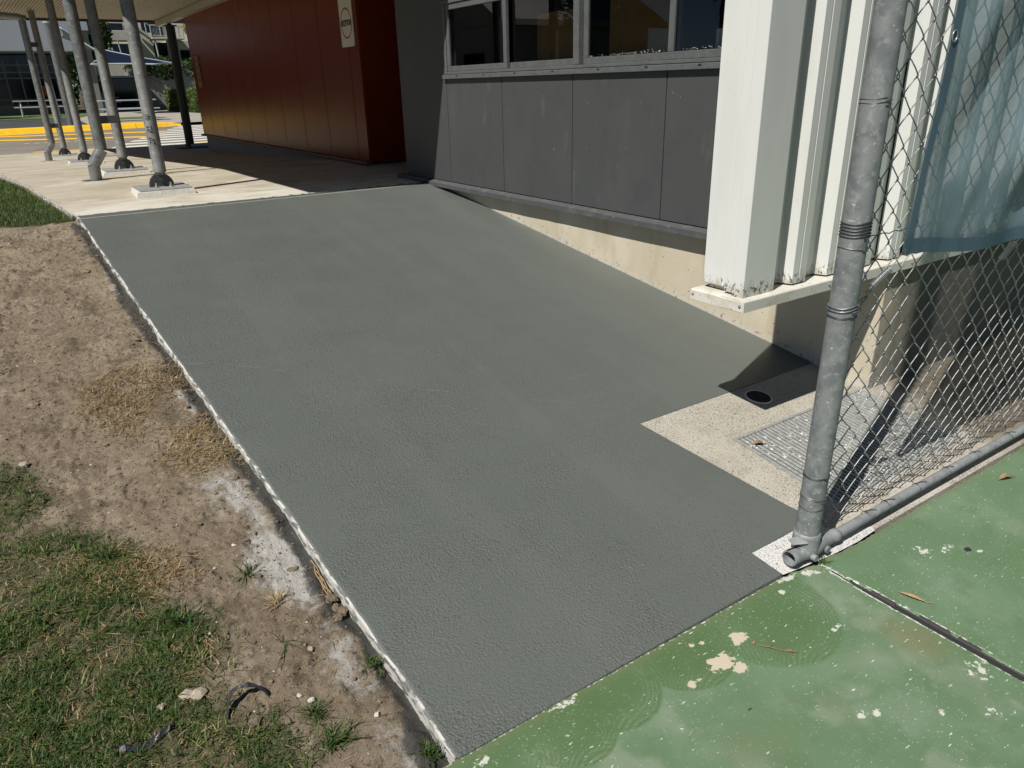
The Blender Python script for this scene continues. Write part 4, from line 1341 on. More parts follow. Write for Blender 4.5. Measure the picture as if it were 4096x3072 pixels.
# torn plate leaning on the post
mb.add([(FX - .078, FY + .00, .098), (FX - .040, FY - .032, .106), (FX - .034, FY + .0, .112), (FX - .072, FY + .022, .104), (FX - .080, FY - .002, .094), (FX - .041, FY - .035, .102), (FX - .034, FY + .0, .108), (FX - .074, FY + .022, .100)],
       [(0, 1, 2, 3), (7, 6, 5, 4), (0, 4, 5, 1), (1, 5, 6, 2), (2, 6, 7, 3), (3, 7, 4, 0)])
mb.build('tee_fitting', M_GALV_RAIL, fn)

# chain mesh: interlocked zigzag wires, each its own part
h = 0.0493
WR = 0.0021


def field(u, z):
    du = 0.010 * (fbm(u * 3.1, z * 2.3, 41) - .5) + 0.010 * (fbm(u * 9, z * 7, 42) - .5)
    dz = 0.016 * (fbm(u * 2.7, z * 2.9, 43) - .5) + 0.010 * (fbm(u * 8, z * 9, 44) - .5) - 0.02 * np.exp(-((z - .12) / .1) ** 2) * np.sin(u * 9)
    dy = 0.020 * (fbm(u * 2, z * 2, 45) - .5) + 0.012 * (fbm(u * 6, z * 5, 46) - .5) + 0.028 * np.exp(-((z - .05) / .22) ** 2)
    return du, dz, dy


nw = 64
zlo, zhi = 0.062, 3.60
for k in range(nw):
    u0 = FX + .046 + k * h
    pts = []
    nst = int((zhi - zlo) / h)
    if k == 0 and False: nst = 0
    for j in range(nst):
        right = (j + k) % 2 == 0
        z = zlo + j * h
        # vertex at this step, hooked a little beyond its neighbour
        ext = 0.0030
        uv = u0 + h + ext if right else u0 - ext
        front = 1 if right else -1
        if j:
            pv = pts[-1]
            for t_ in (0.10, 0.5, 0.90):
                yo = (0.0042 if right else -0.0042) * (1 if .2 < t_ < .8 else .85)
                ub = (u0 - ext) + (h + 2 * ext) * (t_ if right else 1 - t_)
                pts.append((ub, yo, z - h + h * t_))
        pts.append((uv, 0.0, z))
    P = np.array(pts)
    du, dz, dy = field(P[:, 0], P[:, 2])
    jit = 0.0 if k > 2 else 0.006
    X = P[:, 0] + du + jit * (vn(P[:, 2] * 14, k * 3.1) - .5) * 2
    Y = FY + .022 + P[:, 1] + dy
    Z = P[:, 2] + dz
    m_ = len(P); sd = 5
    T = np.gradient(np.stack([X, Y, Z], 1), axis=0)
    T /= np.linalg.norm(T, axis=1)[:, None]
    A = np.cross(T, np.array([0, 1.0, 0])); A /= np.linalg.norm(A, axis=1)[:, None]
    B = np.cross(T, A)
    an = 2 * math.pi * np.arange(sd) / sd
    V = (np.stack([X, Y, Z], 1)[:, None, :] + WR * (A[:, None, :] * np.cos(an)[None, :, None] + B[:, None, :] * np.sin(an)[None, :, None])).reshape(-1, 3)
    i_, q_ = np.meshgrid(np.arange(m_ - 1), np.arange(sd), indexing='ij')
    F = np.stack([i_ * sd + q_, i_ * sd + (q_ + 1) % sd, (i_ + 1) * sd + (q_ + 1) % sd, (i_ + 1) * sd + q_], -1).reshape(-1, 4)
    mesh_np('mesh_wire', V, F, M_WIRE, fn, smooth=True)


def wrap(mb, cx, cy, z, r, turns, pit, rw, tilt=0.0, n=22, ph=0.0):
    pts = []
    for i in range(int(n * turns) + 1):
        a = 2 * math.pi * i / n + ph
        pts.append((cx + r * math.cos(a), cy + r * math.sin(a), z + pit * i / n + tilt * math.cos(a) + .0015 * math.sin(3 * a)))
    mb.tube(pts, rw, 6)


def tie(z, turns, pit, rw, mat, tail=True, tilt=0.003):
    mb = MB(); z = 1.6 - (1.6 - z) * KF; px = FX + .006 * z
    wrap(mb, px, FY, z, .0410 + rw, turns, pit, rw, tilt, ph=-1.9)
    if tail:
        p = Vector((px - .012, FY - .047, z))
        mb.tube([p, p + Vector((.002, -.004, -.008)), p + Vector((-.001, -.003, -.016)), p + Vector((.001, -.005, -.024))], rw * 1.4, 5)
    mb.build('tie_wire', mat, fn)


tie(1.80, 2.1, .004, .0014, M_TIE)
tie(1.515, 2.0, .011, .0014, M_TIE)
tie(1.125, 5.2, .0095, .0022, M_TIE, tail=True, tilt=.004)
tie(1.085, 1.1, .004, .0019, M_TIE_L, tail=False, tilt=-.006)
tie(0.862, 2.0, .004, .0014, M_TIE)
tie(0.885, 2.1, .010, .0026, M_TIE_L, tail=False, tilt=.007)
tie(0.262, 2.0, .004, .0014, M_TIE)
tie(0.165, 2.6, .006, .0016, M_TIE_L, tail=False, tilt=-.008)
tie(0.137, 1.1, .0, .0013, M_TIE, tail=False)
# twisted line wire from the middle tie, and the strained wire at cloth height
mb = MB()
pts = []
for i in range(40):
    a = i * .85
    pts.append((FX + .048 + i * .0026, FY + .01 + .0035 * math.cos(a), .938 + .0035 * math.sin(a) + .004 * math.sin(i * .2)))
mb.tube(pts, .0024, 6)
mb.tube([(FX + .045, FY - .01, .915), (FX + .10, FY + .0, .927), (FX + .155, FY + .012, .940)], .0024, 6)
mb.build('twisted_wire', M_TIE_L, fn)
mb = MB()
pts = []
for i in range(260):
    a = i * 1.1; x = FX + .05 + i * .0115
    pts.append((x, FY + .018 + .0025 * math.cos(a), 1.138 - .004 * math.sin(x * 3) + .0025 * math.sin(a)))
mb.tube(pts, .0018, 5)
mb.build('line_wire', M_TIE, fn)
# ties along the bottom rail
for x in (2.40, 2.53, 2.75, 2.98, 3.21, 3.52, 3.9):
    mb = MB()
    pts = []
    for i in range(26):
        a = 2 * math.pi * i / 18 + .5
        pts.append((x + .004 * i / 18 + .004 * math.sin(a * 2), RY + .0202 * math.cos(a), RZ + .001 + .0202 * math.sin(a)))
    mb.tube(pts, .0013, 5)
    l = random.uniform(.02, .05)
    p = Vector((x, RY + .008, RZ + .022))
    mb.tube([p, p + Vector((l * .6, -.012, .004)), p + Vector((l, -.022, .002))], .0015, 5)
    mb.tube([p + Vector((0, .004, 0)), p + Vector((-.02, .012, .016)), p + Vector((.006, .016, .030)), p + Vector((.012, .01, .004))], .0014, 5)
    mb.build('rail_tie', M_TIE, fn)

# ---- shade cloth
cl = thing('shade_cloth', (2.24, FY - .04, 1.09), 'translucent blue shade cloth tied along the chain link fence', 'shade cloth')


def cloth_bot(x): return 1.6 - KF * (1.6 - (1.058 - 0.062 * np.minimum(1, (x / KF - 2.38) / .9) - 0.020 * np.sin(np.clip((x / KF - 2.38) / .9, 0, 1) * math.pi) ** 2))


def cloth_y(x, z):
    damp = sstep(-0.02, 0.40, z - cloth_bot(x)) * 0.85 + 0.15
    fold = 0.014 * np.sin((x * 0.95 - z * 0.62) * 18.0 + 2.2 * fbm(x * 2, z * 2, 51)) * sstep(2.30, 2.62, x) + 0.030 * np.sin((x * 0.9 - z * 0.70) * 10 + 1.3) * sstep(2.29, 2.7, x)
    return FY - .058 + fold * damp + .008 * (fbm(x * 5, z * 4, 52) - .5)


def cloth_left(z): return 2.378 * KF + (z - 1.09) * 0.068 + 0.006 * np.sin(z * 9)


us = np.linspace(0, 1, 200); vsn = np.linspace(0, 1, 150)
Uu, Vv = np.meshgrid(us, vsn)
zt = 3.58
Xc = cloth_left(1.09 + Vv * (zt - 1.09)) + Uu ** 1.15 * (5.2 - 2.24)
Zc = cloth_bot(Xc) + Vv * (zt - cloth_bot(Xc))
Yc = cloth_y(Xc, Zc)
nu = len(us)
i_, j_ = np.meshgrid(np.arange(nu - 1), np.arange(len(vsn) - 1))
a_ = (j_ * nu + i_).ravel()
mesh_np('cloth', np.stack([Xc.ravel(), Yc.ravel(), Zc.ravel()], 1), np.stack([a_, a_ + 1, a_ + nu + 1, a_ + nu], 1), M_CLOTH, cl, smooth=True)
# hems: doubled cloth along the left and bottom edges, a little in front
zz = np.linspace(1.088, zt, 60)
V = []
for z in zz:
    for k in (0, 1):
        x = float(cloth_left(z)) - .001 + k * .038
        V.append((x, float(cloth_y(x, z)) - .007, z))
mesh_np('side_hem', V, [(2 * i, 2 * i + 1, 2 * i + 3, 2 * i + 2) for i in range(len(zz) - 1)], M_HEM, cl, smooth=True)
xx = np.linspace(2.228, 5.2, 120)
V = []
for x in xx:
    for k in (0, 1):
        z = float(cloth_bot(x)) - .002 + k * .046
        V.append((x, float(cloth_y(x, z)) - .012, z))
mesh_np('bottom_hem', V, [(2 * i, 2 * i + 1, 2 * i + 3, 2 * i + 2) for i in range(len(xx) - 1)], M_HEM, cl, smooth=True)
for (x, z) in ((2.247, 1.096), (2.288, 1.694), (3.073, 1.044)):
    mb = MB()
    yq = float(cloth_y(x, z)) - .009
    mb.tube([(x + .013 * math.cos(a), yq, z + .015 * math.sin(a)) for a in np.linspace(0, 2 * math.pi, 17)[:-1]], .0022, 6, closed=True)
    mb.build('ring', M_STEEL, cl)
for (x0, z0, x1, z1) in ((2.222, 1.037, 2.180, .985), (3.060, 1.010, 3.026, .947)):
    mb = MB(); pts = []
    a0 = Vector((x0, FY - .035, z0)); a1 = Vector((x1, FY - .012, z1)); d_ = (a1 - a0)
    e1 = d_.normalized().cross(Vector((0, 1, 0))).normalized(); e2 = d_.normalized().cross(e1)
    for i in range(16 * 12 + 1):
        a = 2 * math.pi * i / 12
        pts.append(a0 + d_ * (i / (16 * 12)) + (e1 * math.cos(a) + e2 * math.sin(a)) * .0095)
    mb.tube(pts, .0017, 5)
    mb.tube([a1 - d_ * .05, a1 + d_ * .25, a1 + d_ * .45 + Vector((.006, 0, 0)), a1 + d_ * .3 + Vector((.012, 0, 0))], .0016, 5)
    top_ = Vector((2.247, FY - .05, 1.086)) if x0 < 3 else Vector((3.073, FY - .05, 1.036))
    mb.tube([a0, (a0 + top_) / 2 + Vector((.004, 0, 0)), top_], .0016, 5)
    mb.build('spring', M_STEEL, cl)

# ================================================================== DRAIN GRATE
gt = thing('drain_grate', ((GX0 + GX1) / 2, (GY0 + GY1) / 2, zr(1.63)), 'galvanised steel drain grate spattered white beside the fence post', 'grate')


def sloped_box(mb, x0, x1, y0, y1, d0, d1):
    vs = []
    for (x, y) in ((x0, y0), (x1, y0), (x1, y1), (x0, y1)): vs.append((x, y, zr(y) + d0))
    for (x, y) in ((x0, y0), (x1, y0), (x1, y1), (x0, y1)): vs.append((x, y, zr(y) + d1))
    mb.add(vs, [(0, 3, 2, 1), (4, 5, 6, 7), (0, 1, 5, 4), (1, 2, 6, 5), (2, 3, 7, 6), (3, 0, 4, 7)])


for (x0, x1, y0, y1) in ((GX0 + .002, GX1 - .002, GY0 + .002, GY0 + .014), (GX0 + .002, GX1 - .002, GY1 - .014, GY1 - .002), (GX0 + .002, GX0 + .014, GY0 + .0145, GY1 - .0145), (GX1 - .014, GX1 - .002, GY0 + .0145, GY1 - .0145)):
    mb = MB(); sloped_box(mb, x0, x1, y0, y1, -.035, .003); mb.build('frame_bar', M_GRATE, gt)
nb = 38
for i in range(nb):
    x = GX0 + .020 + i * (GX1 - GX0 - .04) / (nb - 1)
    mb = MB()
    # flat worn tread on top, dark sides painted as shadow lines between bars
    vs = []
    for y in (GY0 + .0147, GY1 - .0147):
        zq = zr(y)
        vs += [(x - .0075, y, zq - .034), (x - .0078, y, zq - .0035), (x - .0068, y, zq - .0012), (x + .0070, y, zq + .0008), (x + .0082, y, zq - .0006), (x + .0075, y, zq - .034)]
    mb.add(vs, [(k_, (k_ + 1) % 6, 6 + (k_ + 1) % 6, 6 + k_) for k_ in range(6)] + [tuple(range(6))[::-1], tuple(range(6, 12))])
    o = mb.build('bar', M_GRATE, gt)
    o.data.materials.append(M_BAR_SHADE)
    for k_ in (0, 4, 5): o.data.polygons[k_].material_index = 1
for y in (1.45, 1.545, 1.615, 1.705, 1.797):
    mb = MB()
    for i in range(nb - 1):
        x = GX0 + .030 + i * (GX1 - GX0 - .04) / (nb - 1)
        sloped_box(mb, x - .004, x + .004, y, y + .006, -.014, -.006)
    mb.build('cross_rod', M_GRATE, gt)
# dried paint drips splashed over the bars
mb = MB()
for i in range(900):
    x = random.uniform(GX0 + .03, GX1 - .02); y = random.uniform(GY0 + .02, GY1 - .02)
    rr = abs(random.gauss(0, .0022)) + .0008
    if vn(x * 9, y * 9, 3) < .45: continue
    n_ = random.randint(5, 7)
    vs = [(x + rr * random.uniform(.6, 1.5) * math.cos(6.283 * q / n_), y + rr * random.uniform(.6, 2.4) * math.sin(6.283 * q / n_), 0) for q in range(n_)]
    ip = (GX1 - GX0 - .04) / (nb - 1)
    vs = [(a, b, zr(b) + .0012 - (0 if ((a - GX0 - .02) % ip) < .011 else .001) + .0006) for a, b, _ in vs]
    mb.add(vs, [list(range(n_))])
mb.build('paint_spatter', M_PVC, gt)['kind'] = 'stuff'

dc = thing('floor_drain', (2.862, 2.100, zr(2.1)), 'round black floor drain with a white plastic rim at the ramp notch', 'drain')
mb = MB(); cx_, cy_ = 2.862, 2.100; n = 40
vs = []
for (r_, dz) in ((.066, .0015), (.066, .006), (.061, .007), (.060, .003)):
    vs += [(cx_ + r_ * math.cos(2 * math.pi * q / n), cy_ + r_ * math.sin(2 * math.pi * q / n), zr(cy_ + r_ * math.sin(2 * math.pi * q / n)) + dz) for q in range(n)]
mb.add(vs, [(i * n + q, i * n + (q + 1) % n, (i + 1) * n + (q + 1) % n, (i + 1) * n + q) for i in range(3) for q in range(n)], True)
mb.build('rim', M_PVC, dc)
mb = MB()
mb.add([(cx_ + .060 * math.cos(2 * math.pi * q / n), cy_ + .060 * math.sin(2 * math.pi * q / n), zr(cy_ + .060 * math.sin(2 * math.pi * q / n)) + .0048) for q in range(n)], [list(range(n))])
for q in range(9):
    y = cy_ - .045 + q * .0112; hw = math.sqrt(max(0, .055 ** 2 - (y - cy_) ** 2))
    sloped_box(mb, cx_ - hw, cx_ + hw, y, y + .0045, .0045, .0068)
mb.build('lid', M_RUBBER, dc)

# ================================================================== BACKGROUND BEYOND THE ROAD
# --- white building with shaded glazing
b = thing('white_hall', (-1.0, 52, 0.64), 'pale hall with a white upper storey over dark glazing, behind the picnic tables', 'building')
mb = MB(); mb.bevbox(-14, 4.55, 47.6, 60, 3.70, 9.0, .03); mb.build('upper_storey', M_BWHITE, b)
mb = MB(); mb.bevbox(4.56, 5.36, 47.7, 60, 4.70, 9.0, .03); mb.build('side_bay', M_BWHITE, b)
mb = MB(); mb.bevbox(4.50, 5.30, 48.0, 49.0, 0.64, 4.69, .03); mb.build('pier', M_BGREY, b)
mb = MB(); mb.bevbox(-14, 4.20, 49.6, 50.0, 0.64, 1.14, .01); mb.build('base_wall', M_BGREY, b)
mb = MB(); mb.box(-14, 4.2, 49.9, 59, 1.14, 3.72); mb.build('glazing', M_DGLASS, b)
mb = MB()
for z in (1.42, 2.49, 2.78, 3.14): mb.box(-14, 4.19, 49.80, 49.895, z - .03, z + .03)
for x in (-5.9, -4.1, -2.3, -.5, 1.18, 1.86, 3.5):
    z1 = 3.3
    mb.box(x - .035, x + .035, 49.79, 49.895, 1.14, z1)
mb.build('glazing_bars', M_BARS, b)
mb = MB(); mb.bevbox(2.62, 2.95, 49.4, 49.7, 1.55, 2.1, .02); mb.build('red_notice', simple('red_notice', (0.35, .05, .02), .6, .2, 3), b)

# --- picnic tables
def picnic(x0, x1, yc, z, label):
    t = thing('picnic_table', ((x0 + x1) / 2, yc, z), label, 'table', 'aluminium picnic tables')
    for k_ in range(3):
        mb = MB(); mb.bevbox(x0, x1, yc - .36 + k_ * .25, yc - .13 + k_ * .25, z + .70, z + .745, .006); mb.build('top_plank', M_ALU, t)
    for s_ in (-1, 1):
        mb = MB(); mb.bevbox(x0, x1, yc + s_ * .72 - .13, yc + s_ * .72 + .13, z + .41, z + .45, .006); mb.build('seat_plank', M_ALU, t)
    for x in (x0 + .28, x1 - .34):
        mb = MB()
        mb.tube([(x, yc - .45, z + .02), (x, yc - .38, z + .40), (x, yc - .25, z + .69)], .035, 8)
        mb.tube([(x, yc + .45, z + .02), (x, yc + .38, z + .40), (x, yc + .25, z + .69)], .035, 8)
        mb.tube([(x, yc - .80, z + .385), (x, yc + .80, z + .385)], .03, 8)
        mb.tube([(x, yc - .55, z + .02), (x, yc + .55, z + .02)], .03, 8)
        mb.tube([(x, yc - .78, z + .39), (x, yc - .62, z + .02)], .03, 8)
        mb.build('leg_frame', M_ALU, t)
    return t


picnic(1.10, 3.25, 45.6, 0.645, 'long aluminium picnic table on the lawn before the dark glazing')
picnic(3.42, 5.36, 32.4, 0.642, 'nearer aluminium picnic table on the path behind the second column')
picnic(5.1, 7.0, 55.0, 0.66, 'far shaded picnic table at the foot of the stairs')

t = thing('silver_pole', (2.21, 29.9, .64), 'shiny capped steel pole standing behind the yellow kerb', 'pole')
mb = MB(); mb.tube([(2.21, 29.9, .62), (2.21, 29.9, 3.74)], .10, 20); mb.build('shaft', M_GALV_PIPE, t)
mb = MB(); mb.tube([(2.21, 29.9, 3.74), (2.21, 29.9, 3.80)], .115, 20); mb.build('cap', M_ALU, t)
t = thing('sail_pole', (2.22, 35.0, .64), 'thin pale pole behind the capped steel pole', 'pole')
mb = MB(); mb.tube([(2.25, 35, .62), (2.10, 35, 4.8)], .07, 12); mb.build('shaft', M_ALU, t)

# --- sails
def sail(name, cs, mat, hem, label):
    t = thing(name, tuple(np.mean(np.array(cs), 0)), label, 'shade sail')
    A, B_, C_, D_ = [np.array(q, float) for q in cs]
    n = 16; V = []
    for i in range(n + 1):
        for j in range(n + 1):
            u, v_ = i / n, j / n
            u2 = u + .10 * math.sin(math.pi * u) * 0
            p = (1 - u) * (1 - v_) * A + u * (1 - v_) * B_ + u * v_ * C_ + (1 - u) * v_ * D_
            cen = (A + B_ + C_ + D_) / 4
            pull = .16 * (math.sin(math.pi * u) * (1 - math.sin(math.pi * v_)) + math.sin(math.pi * v_) * (1 - math.sin(math.pi * u)))
            p = p + (cen - p) * pull * .8
            V.append(p)
    F = [(i * (n + 1) + j, i * (n + 1) + j + 1, (i + 1) * (n + 1) + j + 1, (i + 1) * (n + 1) + j) for i in range(n) for j in range(n)]
    mesh_np('membrane', V, F, mat, t, smooth=True)
    mb = MB()
    bd = [V[i * (n + 1)] for i in range(n + 1)] + [V[n * (n + 1) + j] for j in range(1, n + 1)] + [V[i * (n + 1) + n] for i in range(n - 1, -1, -1)] + [V[j] for j in range(n - 1, 0, -1)]
    mb.tube(bd, .035, 6, closed=True); mb.build('edge_cable', hem, t)
    return t


sail('shade_sail', [(4.55, 42.5, 2.92), (7.2, 41.0, 2.86), (8.9, 45, 3.00), (5.75, 46.5, 3.72)], M_SAIL, M_SAILHEM, 'navy blue shade sail stretched behind the columns')
sail('shade_sail', [(3.7, 43.5, 4.55), (5.1, 43.0, 3.45), (5.3, 44.5, 3.50), (3.9, 46.0, 4.3)], M_BWHITE, M_SAILHEM, 'small white shade sail corner in front of the pale hall')

# --- leaf crowns
def leaf_cloud(n, cen, rad, size, seed, shell=0.55, lump=1.0):
    r_ = np.random.default_rng(seed)
    d = r_.normal(size=(n, 3)); d /= np.linalg.norm(d, axis=1)[:, None]
    az = np.arctan2(d[:, 1], d[:, 0])
    lob = 0.72 + 0.45 * lump * (fbm(az * 1.6 + 9 + seed, d[:, 2] * 2.4 + seed, seed % 17, 3) )
    rr = (shell + (1 - shell) * r_.random(n) ** .7) * lob
    P = np.array(cen) + d * rr[:, None] * np.array(rad)
    a = r_.normal(size=(n, 3)); a /= np.linalg.norm(a, axis=1)[:, None]
    b_ = np.cross(a, r_.normal(size=(n, 3))); b_ /= np.linalg.norm(b_, axis=1)[:, None]
    s_ = size * (0.6 + .8 * r_.random(n))[:, None]
    V = np.stack([P - a * s_, P + b_ * s_ * .55, P + a * s_, P - b_ * s_ * .55], 1).reshape(-1, 3)
    F = np.arange(4 * n).reshape(n, 4)
    tint = np.repeat(np.clip(r_.normal(.42, .25, n), 0, 1), 4)
    return V, F, tint


def tree(name, base, h_, rad, n, size, seed, label, lobes=5, group=None):
    t = thing(name, base, label, 'tree' if 'tree' in name else 'shrub', group)
    r_ = np.random.default_rng(seed)
    x, y, z = base
    mb = MB()
    mb.tube([(x, y, z - .1), (x + .05 * h_, y, z + h_ * .35), (x, y, z + h_ * .72)], [.045 * h_, .032 * h_, .012 * h_], 9)
    for q in range(6):
        a = q * 1.05 + seed
        mb.tube([(x, y, z + h_ * (.30 + .05 * q)), (x + math.cos(a) * rad * .4, y + math.sin(a) * rad * .4, z + h_ * (.50 + .05 * q)), (x + math.cos(a) * rad * .7, y + math.sin(a) * rad * .7, z + h_ * (.62 + .04 * q))], [.014 * h_, .009 * h_, .004 * h_], 6)
    mb.build('trunk', M_BARK, t)
    Vs, Fs, Ts = [], [], []; off = 0
    for q in range(lobes):
        a = q * 2.4 + seed; rr = rad * (.55 if q else 0)
        cen = (x + math.cos(a) * rr, y + math.sin(a) * rr, z + h_ * (.66 + .12 * math.sin(q * 1.9 + seed)))
        V, F, T = leaf_cloud(n // lobes, cen, (rad * .62, rad * .62, h_ * .24), size, seed * 13 + q)
        Vs.append(V); Fs.append(F + off); Ts.append(T); off += len(V)
    mesh_np('crown', np.concatenate(Vs), np.concatenate(Fs), M_LEAF, t, attrs=dict(tint=np.concatenate(Ts)))
    return t


def bush(base, rad, n, size, seed, label, mat=None):
    t = thing('shrub', base, label, 'shrub')
    V, F, T = leaf_cloud(n, (base[0], base[1], base[2] + rad[2] * .8), rad, size, seed, .3)
    mesh_np('foliage', V, F, mat or M_LEAF, t, attrs=dict(tint=T))
    mb = MB()
    for q in range(4):
        a = q * 1.6
        mb.tube([(base[0], base[1], base[2] - .05), (base[0] + math.cos(a) * rad[0] * .4, base[1] + math.sin(a) * rad[1] * .4, base[2] + rad[2] * .8)], [.05, .02], 6)
    mb.build('stem', M_BARK, t)
    return t


# --- hedge
hg = thing('box_hedge', (9.5, 43.5, .64), 'clipped bright green box hedge beyond the crossing', 'hedge')
nl = 16000
r_ = np.random.default_rng(5)
fx = r_.random(nl); px = np.where(fx < .55, 8.5 + .05 * r_.normal(size=nl), 8.5 + 2.6 * r_.random(nl))
py = np.where((fx >= .55) & (fx < .72), 40.0 + .05 * r_.normal(size=nl), 40 + 7.5 * r_.random(nl))
pz = np.where(fx >= .72, 1.70 + .04 * r_.normal(size=nl), .64 + 1.06 * r_.random(nl))
P = np.stack([px, py, pz], 1)
a = r_.normal(size=(nl, 3)); a /= np.linalg.norm(a, axis=1)[:, None]
q_ = np.cross(a, r_.normal(size=(nl, 3))); q_ /= np.linalg.norm(q_, axis=1)[:, None]
sz_ = .055 * (.6 + .8 * r_.random(nl))[:, None]
V = np.stack([P - a * sz_, P + q_ * sz_ * .6, P + a * sz_, P - q_ * sz_ * .6], 1).reshape(-1, 3)
mesh_np('foliage', V, np.arange(4 * nl).reshape(nl, 4), M_HEDGE, hg, attrs=dict(tint=np.repeat(np.clip(r_.normal(.45, .25, nl), 0, 1), 4)))
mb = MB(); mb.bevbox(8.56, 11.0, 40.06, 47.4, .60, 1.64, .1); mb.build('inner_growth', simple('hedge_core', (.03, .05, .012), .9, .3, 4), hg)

# --- house with stairs and balconies, on the slope behind
hs = thing('stair_house', (15, 92, .6), 'cream house with outside stairs and white railings behind the columns', 'building')


def part(name, mat, *boxes, parent=hs, bev=.02):
    mb = MB()
    for bx in boxes: mb.bevbox(*bx, bev)
    return mb.build(name, mat, parent)


part('wall', M_CREAM, (14.1, 15.7, 89.5, 98, 4.8, 7.3), (17.1, 26, 89.5, 98, 2.6, 6.6), (9.8, 14.05, 91, 98, 2.6, 6.3))
part('wall', M_CREAM, (10.0, 26, 93.2, 98, 6.3, 10.5))
part('balcony', M_CREAM, (11.35, 14.0, 88.4, 91, 6.52, 7.42))
part('landing', M_CREAM, (15.4, 18.5, 87.6, 90, 6.62, 6.80))
mb = MB(); mb.prism([(13.9, 8.05), (15.4, 6.82), (15.4, 6.62), (13.9, 7.82)], 'y', 87.8, 89.2); mb.build('stair_flight', M_CREAM, hs)
mb = MB()
for (x, z) in ((15.4, 6.8), (16.3, 6.8), (17.2, 6.8), (18.0, 6.8), (18.45, 6.8)): mb.tube([(x, 87.65, z), (x, 87.65, z + 1.05)], .05, 6)
mb.tube([(15.4, 87.65, 7.88), (18.45, 87.65, 7.88)], .05, 6); mb.tube([(15.4, 87.65, 6.95), (18.45, 87.65, 6.95)], .035, 6)
mb.tube([(13.9, 87.8, 9.0), (15.4, 87.8, 7.85)], .05, 6); mb.tube([(14.3, 87.8, 7.7), (14.3, 87.8, 8.7)], .05, 6); mb.tube([(15.0, 87.8, 7.15), (15.0, 87.8, 8.2)], .05, 6)
mb.tube([(11.4, 88.4, 7.4), (11.3, 88.4, 8.4), (14, 88.4, 8.4)], .04, 6); mb.tube([(11.7, 88.4, 5.4), (11.6, 88.4, 6.5)], .07, 6); mb.tube([(12.4, 88.4, 5.4), (12.3, 88.4, 6.5)], .06, 6)
mb.build('railing', M_ALU, hs)
mb = MB()
for k_ in range(24):
    x = 15.45 + k_ * .125
    mb.tube([(x, 87.66, 6.95), (x, 87.66, 7.85)], .012, 4)
mb.build('baluster', M_ALU, hs)
mb = MB(); mb.tube([(15.75, 87.9, 5.0), (15.68, 87.9, 6.62)], .08, 8); mb.build('landing_post', M_ALU, hs)
for bx in ((15.75, 17.0, 89.42, 89.6, 4.6, 6.4), (12.0, 13.6, 90.9, 91.05, 5.1, 6.35), (12.1, 13.7, 93.1, 93.3, 7.4, 8.4), (18.2, 19.4, 89.4, 89.55, 4.6, 5.7), (15.5, 17.6, 93.1, 93.3, 7.2, 8.6)):
    part('opening', M_DGLASS, bx)
part('roof', M_ROOF, (9.6, 26.4, 92.8, 98.4, 10.5, 10.8))
# retaining wall and steps
rt = thing('retaining_wall', (13, 70, .6), 'dark grey retaining wall with steps and a handrail behind the lawn', 'wall')
mb = MB(); mb.prism([(9.2, .6), (15.5, .6), (15.5, 3.3), (9.2, 3.3)], 'y', 64.5, 66); mb.build('wall', M_BGREY, rt)
for k_ in range(8):
    mb2 = MB(); mb2.bevbox(10.0 + k_ * .30, 10.30 + k_ * .30, 63.2, 64.4, .6, .6 + (8 - k_) * .17, .01)
    mb2.build('step', M_BGREY, rt)
mb = MB(); mb.tube([(10.0, 63.2, 2.9), (12.6, 63.2, 1.6)], .04, 6); mb.tube([(10.9, 63.2, 1.4), (10.9, 63.2, 2.45)], .03, 6); mb.tube([(11.9, 63.2, 1.0), (11.9, 63.2, 1.95)], .03, 6)
mb.build('handrail', M_DARKSTEEL, rt)
# little kiosk between the columns
ks = thing('dark_kiosk', (7.2, 62, .64), 'dark kiosk with a pale fascia under the navy sail', 'kiosk')
mb = MB(); mb.bevbox(6.9, 9.6, 61, 64, .6, 2.6, .02); mb.build('body', M_DGLASS, ks)
mb = MB(); mb.bevbox(6.8, 9.7, 60.8, 64.1, 2.61, 2.75, .02); mb.build('roof', M_ALU, ks)
mb = MB(); mb.bevbox(6.75, 6.95, 60.9, 61.1, .6, 3.4, .01); mb.build('corner_post', M_ALU, ks)
bush((10.2, 64.9, 2.6), (1.1, .9, .9), 2600, .11, 3, 'green shrub on the retaining wall left of the slim dark column')
bush((12.0, 65.0, 2.4), (1.5, 1.0, 1.0), 3600, .11, 4, 'broad green shrub on the retaining wall behind the slim dark column')
bush((14.3, 65.0, 2.5), (1.4, 1.0, .9), 3000, .11, 6, 'green shrub on the retaining wall beside the red building')
bush((5.7, 56, 1.4), (.7, .7, .9), 1600, .09, 8, 'yellow green shrub beside the pier of the pale hall', M_HEDGE)
bush((18.9, 86, 6.9), (.8, .6, .9), 900, .12, 9, 'yellow flowering shrub beside the house landing', blade_mat('yellow_flowers', (.12, .13, .03), (.55, .40, .02), (.7, .6, .2)))
tree('dark_tree', (7.0, 76, .6), 9.5, 3.2, 9000, .16, 21, 'dark dense tree between the pale hall and the cream house')
tree('dark_tree', (20.0, 78, .6), 7.0, 3.6, 7000, .16, 22, 'dark dense tree hidden mostly behind the red building')
tree('dark_tree', (3.0, 84, .6), 12, 4.5, 9000, .2, 23, 'tall dark tree behind the roof of the pale hall')

